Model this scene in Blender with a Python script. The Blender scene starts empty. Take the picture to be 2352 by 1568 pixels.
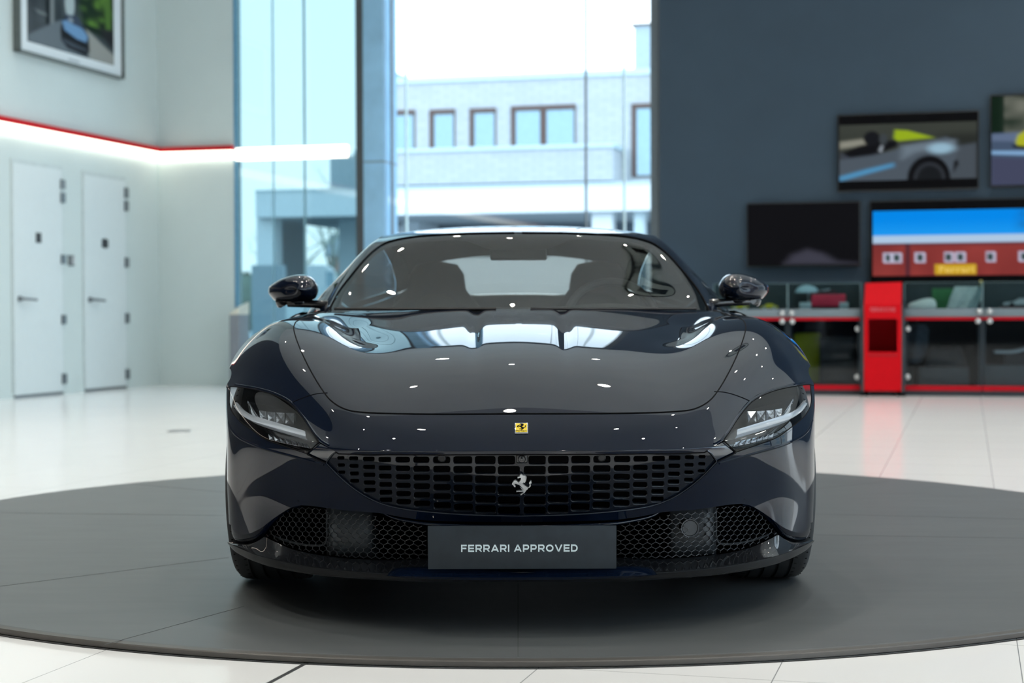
import bpy, bmesh, math, random
import numpy as np
from mathutils import Vector, Matrix
from mathutils.bvhtree import BVHTree
from mathutils.geometry import delaunay_2d_cdt

random.seed(7)
SC = bpy.context.scene
COL = SC.collection

# ------------------------------------------------------------------ camera
F_PX = 3800.0
CAM_Z = 0.92
PITCH = math.atan((784 - 715) / F_PX)
ROLL = math.radians(0.2)
_f = Vector((0, math.cos(PITCH), -math.sin(PITCH)))
_r0 = Vector((1, 0, 0))
_u0 = _r0.cross(_f)
CR = _r0 * math.cos(ROLL) - _u0 * math.sin(ROLL)
CU = _r0 * math.sin(ROLL) + _u0 * math.cos(ROLL)
CF = _f
ZD = 0.022          # turntable top
CAMLOC = Vector((0, 0, CAM_Z))
cd = bpy.data.cameras.new('camera')
cam = bpy.data.objects.new('camera', cd)
COL.objects.link(cam)
cam.matrix_world = Matrix(((CR.x, CU.x, -CF.x, 0), (CR.y, CU.y, -CF.y, 0), (CR.z, CU.z, -CF.z, CAM_Z), (0, 0, 0, 1)))
cd.sensor_width = 36
cd.lens = 36 * F_PX / 2352
cd.clip_end = 400
cd.dof.use_dof = True
cd.dof.focus_distance = 4.75
cd.dof.aperture_fstop = 3.2
SC.camera = cam

# ------------------------------------------------------------------ world, exposure
SC.view_settings.view_transform = 'Standard'
SC.view_settings.look = 'None'
SC.view_settings.exposure = 0.14
SC.view_settings.gamma = 1.0
SC.view_settings.use_curve_mapping = False
w = bpy.data.worlds.new('sky')
SC.world = w
w.use_nodes = True
nt = w.node_tree
bg = nt.nodes['Background']
tc = nt.nodes.new('ShaderNodeTexCoord')
sx = nt.nodes.new('ShaderNodeSeparateXYZ')
rp = nt.nodes.new('ShaderNodeValToRGB')
rp.color_ramp.elements[0].position = 0.0
rp.color_ramp.elements[0].color = (0.88, 0.96, 1.0, 1)
rp.color_ramp.elements[1].position = 0.7
rp.color_ramp.elements[1].color = (0.58, 0.80, 1.0, 1)
nt.links.new(tc.outputs['Generated'], sx.inputs[0])
nt.links.new(sx.outputs['Z'], rp.inputs[0])
nt.links.new(rp.outputs[0], bg.inputs['Color'])
bg.inputs['Strength'].default_value = 3.1
SC.cycles.max_bounces = 10
SC.cycles.glossy_bounces = 5
SC.cycles.diffuse_bounces = 4
SC.cycles.transparent_max_bounces = 24
SC.cycles.caustics_reflective = False
SC.cycles.caustics_refractive = False
SC.cycles.sample_clamp_indirect = 6

# ------------------------------------------------------------------ pixel helpers
def ray(px, py):
    d = CF + CR * ((px - 1176) / F_PX) + CU * ((784 - py) / F_PX)
    return d
def at(px, py, Y):
    d = ray(px, py)
    return CAMLOC + d * (Y / d.y)
def on_floor(px, py, z=0.0):
    d = ray(px, py)
    return CAMLOC + d * ((z - CAM_Z) / d.z)

class Plane:
    """vertical plane: origin point, direction along (s), normal towards the camera side (n)"""
    def __init__(self, p, ang):
        self.o = Vector((p[0], p[1], 0)); self.ang = ang
        self.d = Vector((math.cos(ang), math.sin(ang), 0))
        self.n = Vector((math.sin(ang), -math.cos(ang), 0))
    def sz(self, px, py, n=0.0):
        d = ray(px, py)
        o = self.o + self.n * n
        t = (o - CAMLOC).dot(self.n) / d.dot(self.n)
        q = CAMLOC + d * t
        return ((q - self.o).dot(self.d), q.z)
    def w(self, s, n, z):
        q = self.o + self.d * s + self.n * n
        return Vector((q.x, q.y, z))

# ------------------------------------------------------------------ materials
MATS = {}
def mat(name, col, rough=0.5, metal=0.0, spec=0.5, coat=0.0, coat_rough=0.02, emit=None, estr=0.0, var=0.06, scale=12.0, bump=0.0, bscale=60.0):
    if name in MATS: return MATS[name]
    m = bpy.data.materials.new(name); m.use_nodes = True
    n = m.node_tree; b = n.nodes['Principled BSDF']
    b.inputs['Roughness'].default_value = rough
    b.inputs['Metallic'].default_value = metal
    b.inputs['Specular IOR Level'].default_value = spec
    b.inputs['Coat Weight'].default_value = coat
    b.inputs['Coat Roughness'].default_value = coat_rough
    tcn = n.nodes.new('ShaderNodeTexCoord')
    nz = n.nodes.new('ShaderNodeTexNoise'); nz.inputs['Scale'].default_value = scale; nz.inputs['Detail'].default_value = 3
    n.links.new(tcn.outputs['Object'], nz.inputs['Vector'])
    cr = n.nodes.new('ShaderNodeValToRGB')
    a = cr.color_ramp.elements
    a[0].position = 0.3; a[1].position = 0.7
    a[0].color = (*[max(0, c * (1 - var)) for c in col], 1); a[1].color = (*[min(1, c * (1 + var)) for c in col], 1)
    n.links.new(nz.outputs['Fac'], cr.inputs[0]); n.links.new(cr.outputs[0], b.inputs['Base Color'])
    if bump:
        bz = n.nodes.new('ShaderNodeTexNoise'); bz.inputs['Scale'].default_value = bscale
        bm_ = n.nodes.new('ShaderNodeBump'); bm_.inputs['Strength'].default_value = bump; bm_.inputs['Distance'].default_value = 0.002
        n.links.new(tcn.outputs['Object'], bz.inputs['Vector']); n.links.new(bz.outputs['Fac'], bm_.inputs['Height']); n.links.new(bm_.outputs[0], b.inputs['Normal'])
    if emit is not None:
        b.inputs['Emission Color'].default_value = (*emit, 1); b.inputs['Emission Strength'].default_value = estr
    MATS[name] = m
    return m
def glass(name, tint=(0.9, 0.95, 0.97), ior=1.5, boost=1.6, rough=0.0):
    if name in MATS: return MATS[name]
    m = bpy.data.materials.new(name); m.use_nodes = True
    n = m.node_tree; n.nodes.clear()
    out = n.nodes.new('ShaderNodeOutputMaterial')
    tr = n.nodes.new('ShaderNodeBsdfTransparent'); tr.inputs[0].default_value = (*tint, 1)
    gl = n.nodes.new('ShaderNodeBsdfGlossy'); gl.inputs['Roughness'].default_value = rough
    fr = n.nodes.new('ShaderNodeFresnel')
    ge = n.nodes.new('ShaderNodeNewGeometry'); ma = n.nodes.new('ShaderNodeMath'); ma.operation = 'MULTIPLY_ADD'
    ma.inputs[1].default_value = 1 / ior - ior; ma.inputs[2].default_value = ior      # same reflectance from either side of a thin pane
    n.links.new(ge.outputs['Backfacing'], ma.inputs[0]); n.links.new(ma.outputs[0], fr.inputs[0])
    mu = n.nodes.new('ShaderNodeMath'); mu.operation = 'MULTIPLY'; mu.inputs[1].default_value = boost; mu.use_clamp = True
    mx = n.nodes.new('ShaderNodeMixShader')
    n.links.new(fr.outputs[0], mu.inputs[0]); n.links.new(mu.outputs[0], mx.inputs[0])
    n.links.new(tr.outputs[0], mx.inputs[1]); n.links.new(gl.outputs[0], mx.inputs[2]); n.links.new(mx.outputs[0], out.inputs[0])
    MATS[name] = m
    return m
def vcol_mat(name, emit=0.0, rough=0.4, spec=0.3):
    if name in MATS: return MATS[name]
    m = bpy.data.materials.new(name); m.use_nodes = True
    n = m.node_tree; b = n.nodes['Principled BSDF']
    at_ = n.nodes.new('ShaderNodeAttribute'); at_.attribute_name = 'picture'
    b.inputs['Roughness'].default_value = rough; b.inputs['Specular IOR Level'].default_value = spec
    if emit:
        b.inputs['Base Color'].default_value = (0.002, 0.002, 0.0025, 1)
        n.links.new(at_.outputs['Color'], b.inputs['Emission Color']); b.inputs['Emission Strength'].default_value = emit
    else:
        n.links.new(at_.outputs['Color'], b.inputs['Base Color'])
    MATS[name] = m
    return m

# ------------------------------------------------------------------ object helpers
def tag(o, label=None, cat=None, group=None, kind=None):
    if label: o['label'] = label
    if cat: o['category'] = cat
    if group: o['group'] = group
    if kind: o['kind'] = kind
    return o
def thing(name, loc, label, cat, group=None, rz=0.0):
    o = bpy.data.objects.new(name, None); COL.objects.link(o)
    o.empty_display_size = 0.1
    o.location = loc; o.rotation_euler = (0, 0, rz)
    bpy.context.view_layer.update()
    return tag(o, label, cat, group)
ROOTW = {}
def world_of(o):
    m = o.matrix_basis.copy()
    while o.parent:
        o = o.parent; m = o.matrix_basis @ m
    return m
def link(name, me, parent=None, label=None):
    """vertices given in world space; stored in the parent's local space"""
    o = bpy.data.objects.new(name, me); COL.objects.link(o)
    if parent is not None:
        me.transform(world_of(parent).inverted())
        o.parent = parent
    if label: o['label'] = label
    return o
def mesh(name, verts, faces, m, parent=None, smooth=False, normals=None, label=None):
    me = bpy.data.meshes.new(name)
    me.from_pydata([tuple(v) for v in verts], [], [tuple(f) for f in faces])
    me.validate(); me.update()
    if m is not None: me.materials.append(m)
    if smooth or normals is not None:
        me.polygons.foreach_set('use_smooth', [True] * len(me.polygons))
    if normals is not None:
        me.normals_split_custom_set_from_vertices([tuple(v) for v in normals])
    return link(name, me, parent, label)
class MB:
    def __init__(self): self.v = []; self.f = []
    def add(self, vs, fs):
        b = len(self.v); self.v += [Vector(x) for x in vs]; self.f += [tuple(i + b for i in f) for f in fs]; return self
    def hexa(self, p):  # 8 points: bottom 4 ccw, top 4 ccw
        return self.add(p, [(3, 2, 1, 0), (4, 5, 6, 7), (0, 1, 5, 4), (1, 2, 6, 5), (2, 3, 7, 6), (3, 0, 4, 7)])
    def box(self, x0, x1, y0, y1, z0, z1):
        return self.hexa([(x0, y0, z0), (x1, y0, z0), (x1, y1, z0), (x0, y1, z0), (x0, y0, z1), (x1, y0, z1), (x1, y1, z1), (x0, y1, z1)])
    def pbox(self, P, s0, s1, z0, z1, n0, n1):
        a = [P.w(s0, n1, z0), P.w(s1, n1, z0), P.w(s1, n0, z0), P.w(s0, n0, z0)]
        b = [P.w(s0, n1, z1), P.w(s1, n1, z1), P.w(s1, n0, z1), P.w(s0, n0, z1)]
        return self.hexa(a + b)
    def tube(self, pts, r, seg=8, closed=False, cap=True):
        pts = [Vector(p) for p in pts]; n = len(pts)
        rr = r if hasattr(r, '__len__') else [r] * n
        rings = []; up = None
        for i in range(n):
            a = pts[i - 1] if (i > 0 or closed) else pts[i]; b = pts[(i + 1) % n] if (i < n - 1 or closed) else pts[i]
            t = (b - a)
            t = t.normalized() if t.length > 1e-9 else Vector((0, 0, 1))
            if up is None:
                up = Vector((0, 0, 1)) if abs(t.z) < 0.9 else Vector((1, 0, 0))
            s = t.cross(up)
            s = s.normalized() if s.length > 1e-6 else Vector((1, 0, 0))
            up = s.cross(t).normalized()
            rings.append([pts[i] + (s * math.cos(2 * math.pi * k / seg) + up * math.sin(2 * math.pi * k / seg)) * rr[i] for k in range(seg)])
        vs = [v for rg in rings for v in rg]; fs = []
        for i in range(n if closed else n - 1):
            j = (i + 1) % n
            for k in range(seg):
                k2 = (k + 1) % seg
                fs.append((i * seg + k, i * seg + k2, j * seg + k2, j * seg + k))
        if cap and not closed:
            fs.append(tuple(range(seg))[::-1]); fs.append(tuple((n - 1) * seg + k for k in range(seg)))
        return self.add(vs, fs)
    def lathe(self, prof, axis, center, seg=48):
        """prof: list of (r, h) ; axis unit vector"""
        axis = Vector(axis).normalized(); c = Vector(center)
        a = axis.orthogonal().normalized(); b = axis.cross(a)
        vs = []; fs = []
        for k in range(seg):
            t = 2 * math.pi * k / seg
            d = a * math.cos(t) + b * math.sin(t)
            vs += [c + d * r + axis * h for r, h in prof]
        n = len(prof)
        for k in range(seg):
            k2 = (k + 1) % seg
            for i in range(n - 1):
                fs.append((k * n + i, k2 * n + i, k2 * n + i + 1, k * n + i + 1))
        return self.add(vs, fs)
    def grid(self, P, flip=False):
        R = len(P); C_ = len(P[0])
        vs = [p for row in P for p in row]; fs = []
        for i in range(R - 1):
            for j in range(C_ - 1):
                f = (i * C_ + j, i * C_ + j + 1, (i + 1) * C_ + j + 1, (i + 1) * C_ + j)
                fs.append(f[::-1] if flip else f)
        return self.add(vs, fs)
    def build(self, name, m, parent=None, smooth=False, label=None, bevel=0.0, seg=2, autosmooth=None):
        me = bpy.data.meshes.new(name)
        me.from_pydata([tuple(v) for v in self.v], [], self.f); me.validate(); me.update()
        bm = bmesh.new(); bm.from_mesh(me)
        if bevel: bmesh.ops.remove_doubles(bm, verts=bm.verts, dist=1e-6)
        bmesh.ops.recalc_face_normals(bm, faces=bm.faces)
        if bevel:
            ed = [e for e in bm.edges if len(e.link_faces) == 2 and e.calc_face_angle(0) > 0.5]
            bmesh.ops.bevel(bm, geom=ed, offset=bevel, segments=seg, profile=0.5, affect='EDGES')
        bm.to_mesh(me); bm.free()
        if m is not None: me.materials.append(m)
        if smooth or bevel:
            me.polygons.foreach_set('use_smooth', [True] * len(me.polygons))
            ang = autosmooth if autosmooth is not None else (0.6 if bevel else 1.0)
            me.set_sharp_from_angle(angle=ang)
        return link(name, me, parent, label)
def struct(o): o['kind'] = 'structure'; return o
def text_mesh(txt, width, height, offset=0.0, depth=0.001):
    """text as verts, faces in its own plane (x right, y up), origin at the lower left of its box"""
    cu = bpy.data.curves.new('lettering', 'FONT'); cu.body = txt; cu.size = 1; cu.offset = offset; cu.extrude = 0.0; cu.resolution_u = 3
    to = bpy.data.objects.new('lettering', cu); COL.objects.link(to)
    dg = bpy.context.evaluated_depsgraph_get()
    me = bpy.data.meshes.new_from_object(to.evaluated_get(dg))
    bpy.data.objects.remove(to); bpy.data.curves.remove(cu)
    vs = np.array([v.co[:] for v in me.vertices]); fs = [tuple(p.vertices) for p in me.polygons]
    bpy.data.meshes.remove(me)
    mn = vs.min(0); mx_ = vs.max(0)
    x = (vs[:, 0] - mn[0]) / (mx_[0] - mn[0]) * width
    y = (vs[:, 1] - mn[1]) / (mx_[1] - mn[1]) * height
    return list(zip(x, y)), fs
def poly_solid(mb, pts3, nrm, depth):
    """extrude an arbitrary planar polygon (list of 3D points) by depth along nrm; triangulated"""
    pts3 = [Vector(p) for p in pts3]; nrm = Vector(nrm).normalized()
    a = (pts3[1] - pts3[0]).normalized()
    a = (a - nrm * a.dot(nrm)).normalized(); b = nrm.cross(a)
    p2 = [Vector(((p - pts3[0]).dot(a), (p - pts3[0]).dot(b))) for p in pts3]
    n = len(p2)
    r = delaunay_2d_cdt(p2, [], [list(range(n))], 1, 1e-9)
    vs2, fs2 = r[0], r[2]
    top = [pts3[0] + a * v.x + b * v.y + nrm * depth for v in vs2]
    mb.add(top, [tuple(f) for f in fs2])
    side = pts3 + [p + nrm * depth for p in pts3]
    mb.add(side, [(i, (i + 1) % n, n + (i + 1) % n, n + i) for i in range(n)])
    return mb
def catmull(pts, n=8, closed=False):
    """smooth polyline through 2D/3D points"""
    P = [np.array(p, float) for p in pts]; m = len(P); out = []
    rng = range(m if closed else m - 1)
    for i in rng:
        p1 = P[i]; p2 = P[(i + 1) % m]
        p0 = P[i - 1] if (i > 0 or closed) else 2 * p1 - p2
        p3 = P[(i + 2) % m] if (i + 2 < m or closed) else 2 * p2 - p1
        d1 = max(np.linalg.norm(p2 - p1), 1e-9) ** .5; d0 = max(np.linalg.norm(p1 - p0), 1e-9) ** .5; d2 = max(np.linalg.norm(p3 - p2), 1e-9) ** .5
        m1 = (p2 - p1) / d1 - (p2 - p0) / (d1 + d0) + (p1 - p0) / d0
        m2 = (p3 - p2) / d2 - (p3 - p1) / (d2 + d1) + (p2 - p1) / d1
        m1 = m1 * d1; m2 = m2 * d1
        for k in range(n):
            t = k / n
            h = (2 * t**3 - 3 * t * t + 1) * p1 + (t**3 - 2 * t * t + t) * m1 + (-2 * t**3 + 3 * t * t) * p2 + (t**3 - t * t) * m2
            out.append(tuple(h))
    if not closed: out.append(tuple(P[-1]))
    return out

def wide_letters(txt, width, height, stroke=.215, gap=.21):
    """wide grotesque capitals drawn as flat strokes; returns verts (x, y), faces"""
    H = 1.0; t = stroke; h = t / 2
    def arc(cx_, cy_, rx, ry, a0, a1, n=12): return [(cx_ + rx * math.cos(math.radians(a0 + (a1 - a0) * k / n)), cy_ + ry * math.sin(math.radians(a0 + (a1 - a0) * k / n))) for k in range(n + 1)]
    w = 1.02
    bowl = lambda y0, y1, x1: [(h, y1), (x1 - (y1 - y0) / 2, y1)] + arc(x1 - (y1 - y0) / 2, (y0 + y1) / 2, (y1 - y0) / 2, (y1 - y0) / 2, 90, -90)[1:-1] + [(x1 - (y1 - y0) / 2, y0), (h, y0)]
    G = {
     'F': (w * .86, [[(h, 0), (h, H)], [(h, H - h), (w * .86, H - h)], [(h, .50), (w * .80, .50)]]),
     'E': (w * .90, [[(h, 0), (h, H)], [(h, H - h), (w * .90, H - h)], [(h, .50), (w * .86, .50)], [(h, h), (w * .90, h)]]),
     'R': (w * .98, [[(h, 0), (h, H)], bowl(.43, H - h, w * .98 - h), [(w * .52, .43), (w * .92 - .02, 0)]]),
     'P': (w * .94, [[(h, 0), (h, H)], bowl(.40, H - h, w * .94 - h)]),
     'D': (w * 1.02, [[(h, 0), (h, H)], [(h, H - h), (w * .5, H - h)] + arc(w * .5, .5, w * .52 - h, .5 - h, 90, -90)[1:-1] + [(w * .5, h), (h, h)]]),
     'A': (w * 1.14, [[(.09, 0), (w * .57, H - .0)], [(w * .57, H), (w * 1.14 - .09, 0)], [(w * .25, .30), (w * .89, .30)]]),
     'V': (w * 1.12, [[(.09, H), (w * .56, 0)], [(w * .56, 0), (w * 1.12 - .09, H)]]),
     'I': (t, [[(h, 0), (h, H)]]),
     'O': (w * 1.14, [arc(w * .57, .5, w * .57 - h, .5 - h, 0, 360, 32)]),
     'S': (w * .95, [arc(w * .475, .735, w * .475 - h, .265 - h, 20, 270, 12) + arc(w * .475, .265, w * .475 - h, .265 - h, 90, -160, 12)]),
     'T': (w * .92, [[(w * .46, 0), (w * .46, H)], [(0, H - h), (w * .92, H - h)]]),
     ' ': (.30, []),
    }
    V = []; F = []; x0 = 0
    for ch in txt:
        gw, strokes = G[ch]
        for st in strokes:
            n = len(st); L = []
            for i in range(n):
                a = st[max(0, i - 1)]; b = st[min(n - 1, i + 1)]
                dx, dy = b[0] - a[0], b[1] - a[1]; l = math.hypot(dx, dy) or 1
                k = 1.0
                if 0 < i < n - 1:
                    d1 = (st[i][0] - a[0], st[i][1] - a[1]); l1 = math.hypot(*d1) or 1
                    k = 1 / max(.5, (d1[0] * dx + d1[1] * dy) / (l1 * l))
                hs = h * (1.06 if ch in 'AV' else 1)
                L.append(((st[i][0] - dy / l * hs * k, st[i][1] + dx / l * hs * k), (st[i][0] + dy / l * hs * k, st[i][1] - dx / l * hs * k)))
            b0 = len(V)
            for p, q in L: V += [(x0 + p[0], min(H, max(0, p[1]))), (x0 + q[0], min(H, max(0, q[1])))]
            F += [(b0 + 2 * i, b0 + 2 * i + 1, b0 + 2 * i + 3, b0 + 2 * i + 2) for i in range(n - 1)]
        x0 += gw + gap
    tot = x0 - gap
    return [(x / tot * width, y * height) for x, y in V], F
# ================================================================== ROOM
PHI = math.radians(15.4)
Cc = on_floor(366, 884)
LW = Plane((Cc.x, Cc.y), math.pi / 2 - PHI)          # left wall, s away from the camera
LW.n = Vector((math.cos(PHI), -math.sin(PHI), 0))     # towards the room
BW = Plane((Cc.x, Cc.y), -PHI)                        # short back wall
CEIL = 8.0
s_e, _ = BW.sz(540, 600)                              # end of the short back wall
E_ = BW.w(s_e, 0, 0)
GS = Plane((E_.x, E_.y), -PHI)                        # tinted glazing that continues the back wall
s_g, _ = GS.sz(822, 400)
G_ = GS.w(s_g, 0, 0)
FG = Plane((G_.x, G_.y), -PHI)                        # front glazing
d_ = ray(1515, 600); q_ = CAMLOC + d_ * (19.2 / d_.y)
DW = Plane((q_.x, q_.y), math.radians(-15.5))           # dark display wall

white_wall = mat('white_wall', (0.60, 0.69, 0.69), rough=0.7, var=0.02, scale=1.5)
dark_wall = mat('slate_wall', (0.029, 0.055, 0.083), rough=0.75, var=0.04, scale=2)
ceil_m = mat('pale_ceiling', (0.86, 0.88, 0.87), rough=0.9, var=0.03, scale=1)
rear_m = mat('rear_wall_slate', (.075, .088, .10), rough=.7, var=.05, scale=1)
umber = mat('umber_wall', (0.10, 0.085, 0.075), rough=0.7, var=0.05, scale=1)

# white floor tiles with thin joints
def tile_mat():
    m = bpy.data.materials.new('white_floor_tiles'); m.use_nodes = True
    n = m.node_tree; b = n.nodes['Principled BSDF']
    tcn = n.nodes.new('ShaderNodeTexCoord'); mp = n.nodes.new('ShaderNodeMapping')
    mp.inputs['Rotation'].default_value = (0, 0, math.radians(15.4)); mp.inputs['Location'].default_value = (0.467, 0.073, 0)
    br = n.nodes.new('ShaderNodeTexBrick'); br.offset = 0.0; br.squash = 1
    br.inputs['Scale'].default_value = 1.0; br.inputs['Brick Width'].default_value = 0.6; br.inputs['Row Height'].default_value = 0.6
    br.inputs['Mortar Size'].default_value = 0.0014; br.inputs['Mortar Smooth'].default_value = 0.1; br.inputs['Bias'].default_value = 0
    br.inputs['Color1'].default_value = (0.84, 0.84, 0.835, 1); br.inputs['Color2'].default_value = (0.86, 0.86, 0.855, 1); br.inputs['Mortar'].default_value = (0.25, 0.26, 0.27, 1)
    n.links.new(tcn.outputs['Object'], mp.inputs[0]); n.links.new(mp.outputs[0], br.inputs['Vector']); n.links.new(br.outputs['Color'], b.inputs['Base Color'])
    b.inputs['Roughness'].default_value = 0.16; b.inputs['Specular IOR Level'].default_value = 0.45
    return m
floor_m = tile_mat()
def disc_mat():
    m = bpy.data.materials.new('turntable_vinyl'); m.use_nodes = True
    n = m.node_tree; b = n.nodes['Principled BSDF']
    tcn = n.nodes.new('ShaderNodeTexCoord')
    mp = n.nodes.new('ShaderNodeMapping'); mp.inputs['Scale'].default_value = (0.8, 3.0, 1); mp.inputs['Rotation'].default_value = (0, 0, .25)
    nz = n.nodes.new('ShaderNodeTexNoise'); nz.inputs['Scale'].default_value = 1.1; nz.inputs['Detail'].default_value = 3
    cr = n.nodes.new('ShaderNodeValToRGB'); e = cr.color_ramp.elements
    e[0].position = .3; e[1].position = .75; e[0].color = (.088, .095, .098, 1); e[1].color = (.100, .107, .110, 1)
    nz2 = n.nodes.new('ShaderNodeTexNoise'); nz2.inputs['Scale'].default_value = 4; nz2.inputs['Detail'].default_value = 3
    rr = n.nodes.new('ShaderNodeMapRange'); rr.inputs['To Min'].default_value = .40; rr.inputs['To Max'].default_value = .47
    n.links.new(tcn.outputs['Object'], mp.inputs[0]); n.links.new(mp.outputs[0], nz.inputs['Vector']); n.links.new(nz.outputs['Fac'], cr.inputs[0])
    n.links.new(cr.outputs[0], b.inputs['Base Color'])
    n.links.new(mp.outputs[0], nz2.inputs['Vector']); n.links.new(nz2.outputs['Fac'], rr.inputs['Value']); n.links.new(rr.outputs[0], b.inputs['Roughness'])
    b.inputs['Specular IOR Level'].default_value = .5
    return m
S_BACK = -34.0                                          # left wall runs behind the camera
# floor
fp = [LW.w(S_BACK, 0, 0), LW.w(0, 0, 0), BW.w(s_e, 0, 0), GS.w(s_g, 0, 0), FG.w(4.4, 0, 0), DW.w(.9, -.3, 0), DW.w(14.5, 0, 0)]
rback = fp[-1] + (-LW.d) * 27
fl = [Vector((p.x, p.y, 0)) for p in fp] + [Vector((rback.x, rback.y, 0))]
n_ = len(fl)
struct(mesh('floor', fl + [p - Vector((0, 0, .1)) for p in fl], [tuple(range(n_))[::-1], tuple(range(n_, 2 * n_))] + [(i, (i + 1) % n_, n_ + (i + 1) % n_, n_ + i) for i in range(n_)], floor_m))
cz = Vector((0, 0, CEIL))
def slab(name, P2, z0, z1, m):
    k = len(P2)
    return struct(mesh(name, [Vector((p.x, p.y, z0)) for p in P2] + [Vector((p.x, p.y, z1)) for p in P2], [tuple(range(k)), tuple(range(k, 2 * k))[::-1]] + [(i, (i + 1) % k, k + (i + 1) % k, k + i) for i in range(k)], m))
YC = 9.35                                                # front of the unseen ceiling is toned darker to dim the nose reflections
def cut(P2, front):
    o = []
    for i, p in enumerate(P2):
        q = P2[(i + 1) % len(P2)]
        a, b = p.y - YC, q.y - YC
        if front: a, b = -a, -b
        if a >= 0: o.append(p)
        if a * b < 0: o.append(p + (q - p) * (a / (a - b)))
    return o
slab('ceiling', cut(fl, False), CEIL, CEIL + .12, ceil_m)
slab('ceiling_dimming_field', cut(fl, True), CEIL, CEIL + .12, mat('ceiling_dimming_grey', (.42, .44, .45), rough=.9, var=.03, scale=1))
struct(MB().pbox(LW, -5.0, 0, 0, CEIL, -.2, 0).build('wall_left', white_wall))
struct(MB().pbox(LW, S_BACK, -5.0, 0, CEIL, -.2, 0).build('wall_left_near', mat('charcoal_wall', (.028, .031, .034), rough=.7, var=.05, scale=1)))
struct(MB().pbox(BW, -.2, s_e, 0, CEIL, -.2, 0).build('wall_back', white_wall))
struct(MB().pbox(DW, 0, 14.5, 0, CEIL, -.25, 0).build('wall_right', dark_wall))
# rear wall behind the photographer
RW = Plane((rback.x, rback.y), 0)
a0 = fl[0]; dr = (a0 - fl[-1]); RW.d = dr.normalized(); RW.n = Vector((-RW.d.y, RW.d.x, 0)) * (1 if Vector((-RW.d.y, RW.d.x, 0)).dot(Vector((0, 1, 0))) > 0 else -1)
struct(MB().pbox(RW, 0, dr.length, 0, CEIL, -.2, 0).build('wall_rear', rear_m))
struct(MB().pbox(LW, -5, 0, 0, .06, 0, .012).build('baseboard_left', white_wall))
struct(MB().pbox(BW, 0, s_e, 0, .06, 0, .012).build('baseboard_back', white_wall))

# right glazing: street front, from the end of the dark wall back past the camera
frame_m = mat('window_frame_grey', (.075, .088, .095), rough=.45)
clear = glass('showroom_glass', (.97, .99, 1.0), 1.5, 1.0)
tinted = glass('side_glazing', (.50, .60, .62), 1.5, 1.0)
RG = Plane((fp[6].x, fp[6].y), math.pi / 2 - PHI); RG.d = -LW.d; RG.n = -LW.n
wr = MB()
for k in range(11):
    s = k * 27 / 10
    wr.pbox(RG, max(0, s - .04), min(27, s + .04), 0, CEIL, -.12, .02)
wr.pbox(RG, 0, 27, 0, .12, -.12, .02); wr.pbox(RG, 0, 27, CEIL - .5, CEIL, -.12, .02); wr.pbox(RG, 0, 27, 3.0, 3.1, -.10, .02)
w3 = struct(wr.build('window_3', frame_m))
MB().pbox(RG, 0, 27, .1, CEIL - .4, -.05, -.04).build('pane', clear, w3)

# side glazing
wb_ = MB()
for s in (.03,):
    struct(MB().pbox(GS, -.01, s, 0, CEIL, -.02, .0).build('trim_3', mat('blue_glass_edge', (.10, .30, .48), rough=.3)))
s1, _ = GS.sz(819, 400); wb_.pbox(GS, s1, s_g + .02, 0, CEIL, -.12, .02)
wb_.pbox(GS, 0, s_g, 0, .08, -.10, 0); wb_.pbox(GS, 0, s_g, CEIL - .3, CEIL, -.10, 0)
w1 = struct(wb_.build('window_1', frame_m))
MB().pbox(GS, 0, s_g, .05, CEIL - .1, -.05, -.035).build('pane', tinted, w1)
for x, wd in ((697, .011), (625, .006)):
    s, _ = GS.sz(x, 400); MB().pbox(GS, s - wd, s + wd, 0, CEIL, -.055, -.03).build('pane_joint', mat('silicone_joint', (.20, .38, .45), rough=.4), w1)
# concrete column between the two glazings
conc = mat('grey_blue_concrete', (.27, .50, .70), rough=.7, var=.10, scale=3)
sA, _ = FG.sz(838, 400); sB, _ = FG.sz(884, 400)
cl_ = MB().pbox(FG, sA, sB, 0, CEIL, -.45, .05)
col_o = struct(cl_.build('wall_column', conc))
sA2, zj = FG.sz(860, 372); MB().pbox(FG, sA - .004, sB + .004, zj - .012, zj + .012, -.452, .054).build('column_joint', mat('joint_grey', (.18, .26, .34), rough=.6), col_o)
struct(MB().pbox(FG, FG.sz(822, 400)[0], sA, 0, CEIL, -.25, .05).build('trim_1', mat('mullion_anthracite', (.055, .065, .07), rough=.5)))
# front glazing
sC, _ = FG.sz(1497, 400); sD, _ = FG.sz(1514, 400)
wf = MB().pbox(FG, sC, sD, 0, CEIL, -.15, .08)
wf.pbox(FG, sB, sD, 0, .08, -.1, .03); wf.pbox(FG, sB, sD, CEIL - .2, CEIL, -.1, .03)
w2 = struct(wf.build('window_2', mat('window_frame_dark', (.10, .125, .14), rough=.5)))
MB().pbox(FG, sB, sC, .05, CEIL - .1, -.04, -.02).build('pane', clear, w2)
for x, wd, mm in ((1345, .010, mat('joint_dark', (.10, .13, .15), rough=.5)), (1433, .010, mat('joint_pale', (.5, .68, .72), rough=.4)), (899, .010, mat('joint_dark', (.10, .13, .15), rough=.5)), (932, .008, mat('joint_pale', (.5, .68, .72), rough=.4))):
    s, _ = FG.sz(x, 400); MB().pbox(FG, s - wd, s + wd, .05, CEIL - .1, -.06, .0).build('pane_joint', mm, w2)
# glass edge that shows beside the dark wall
s0, _ = FG.sz(1514, 300); s1, _ = FG.sz(1517.5, 300)
struct(MB().pbox(FG, sD + .01, FG.sz(1560, 300)[0], 0, CEIL, -.04, -.02).build('window_4', tinted))

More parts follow.
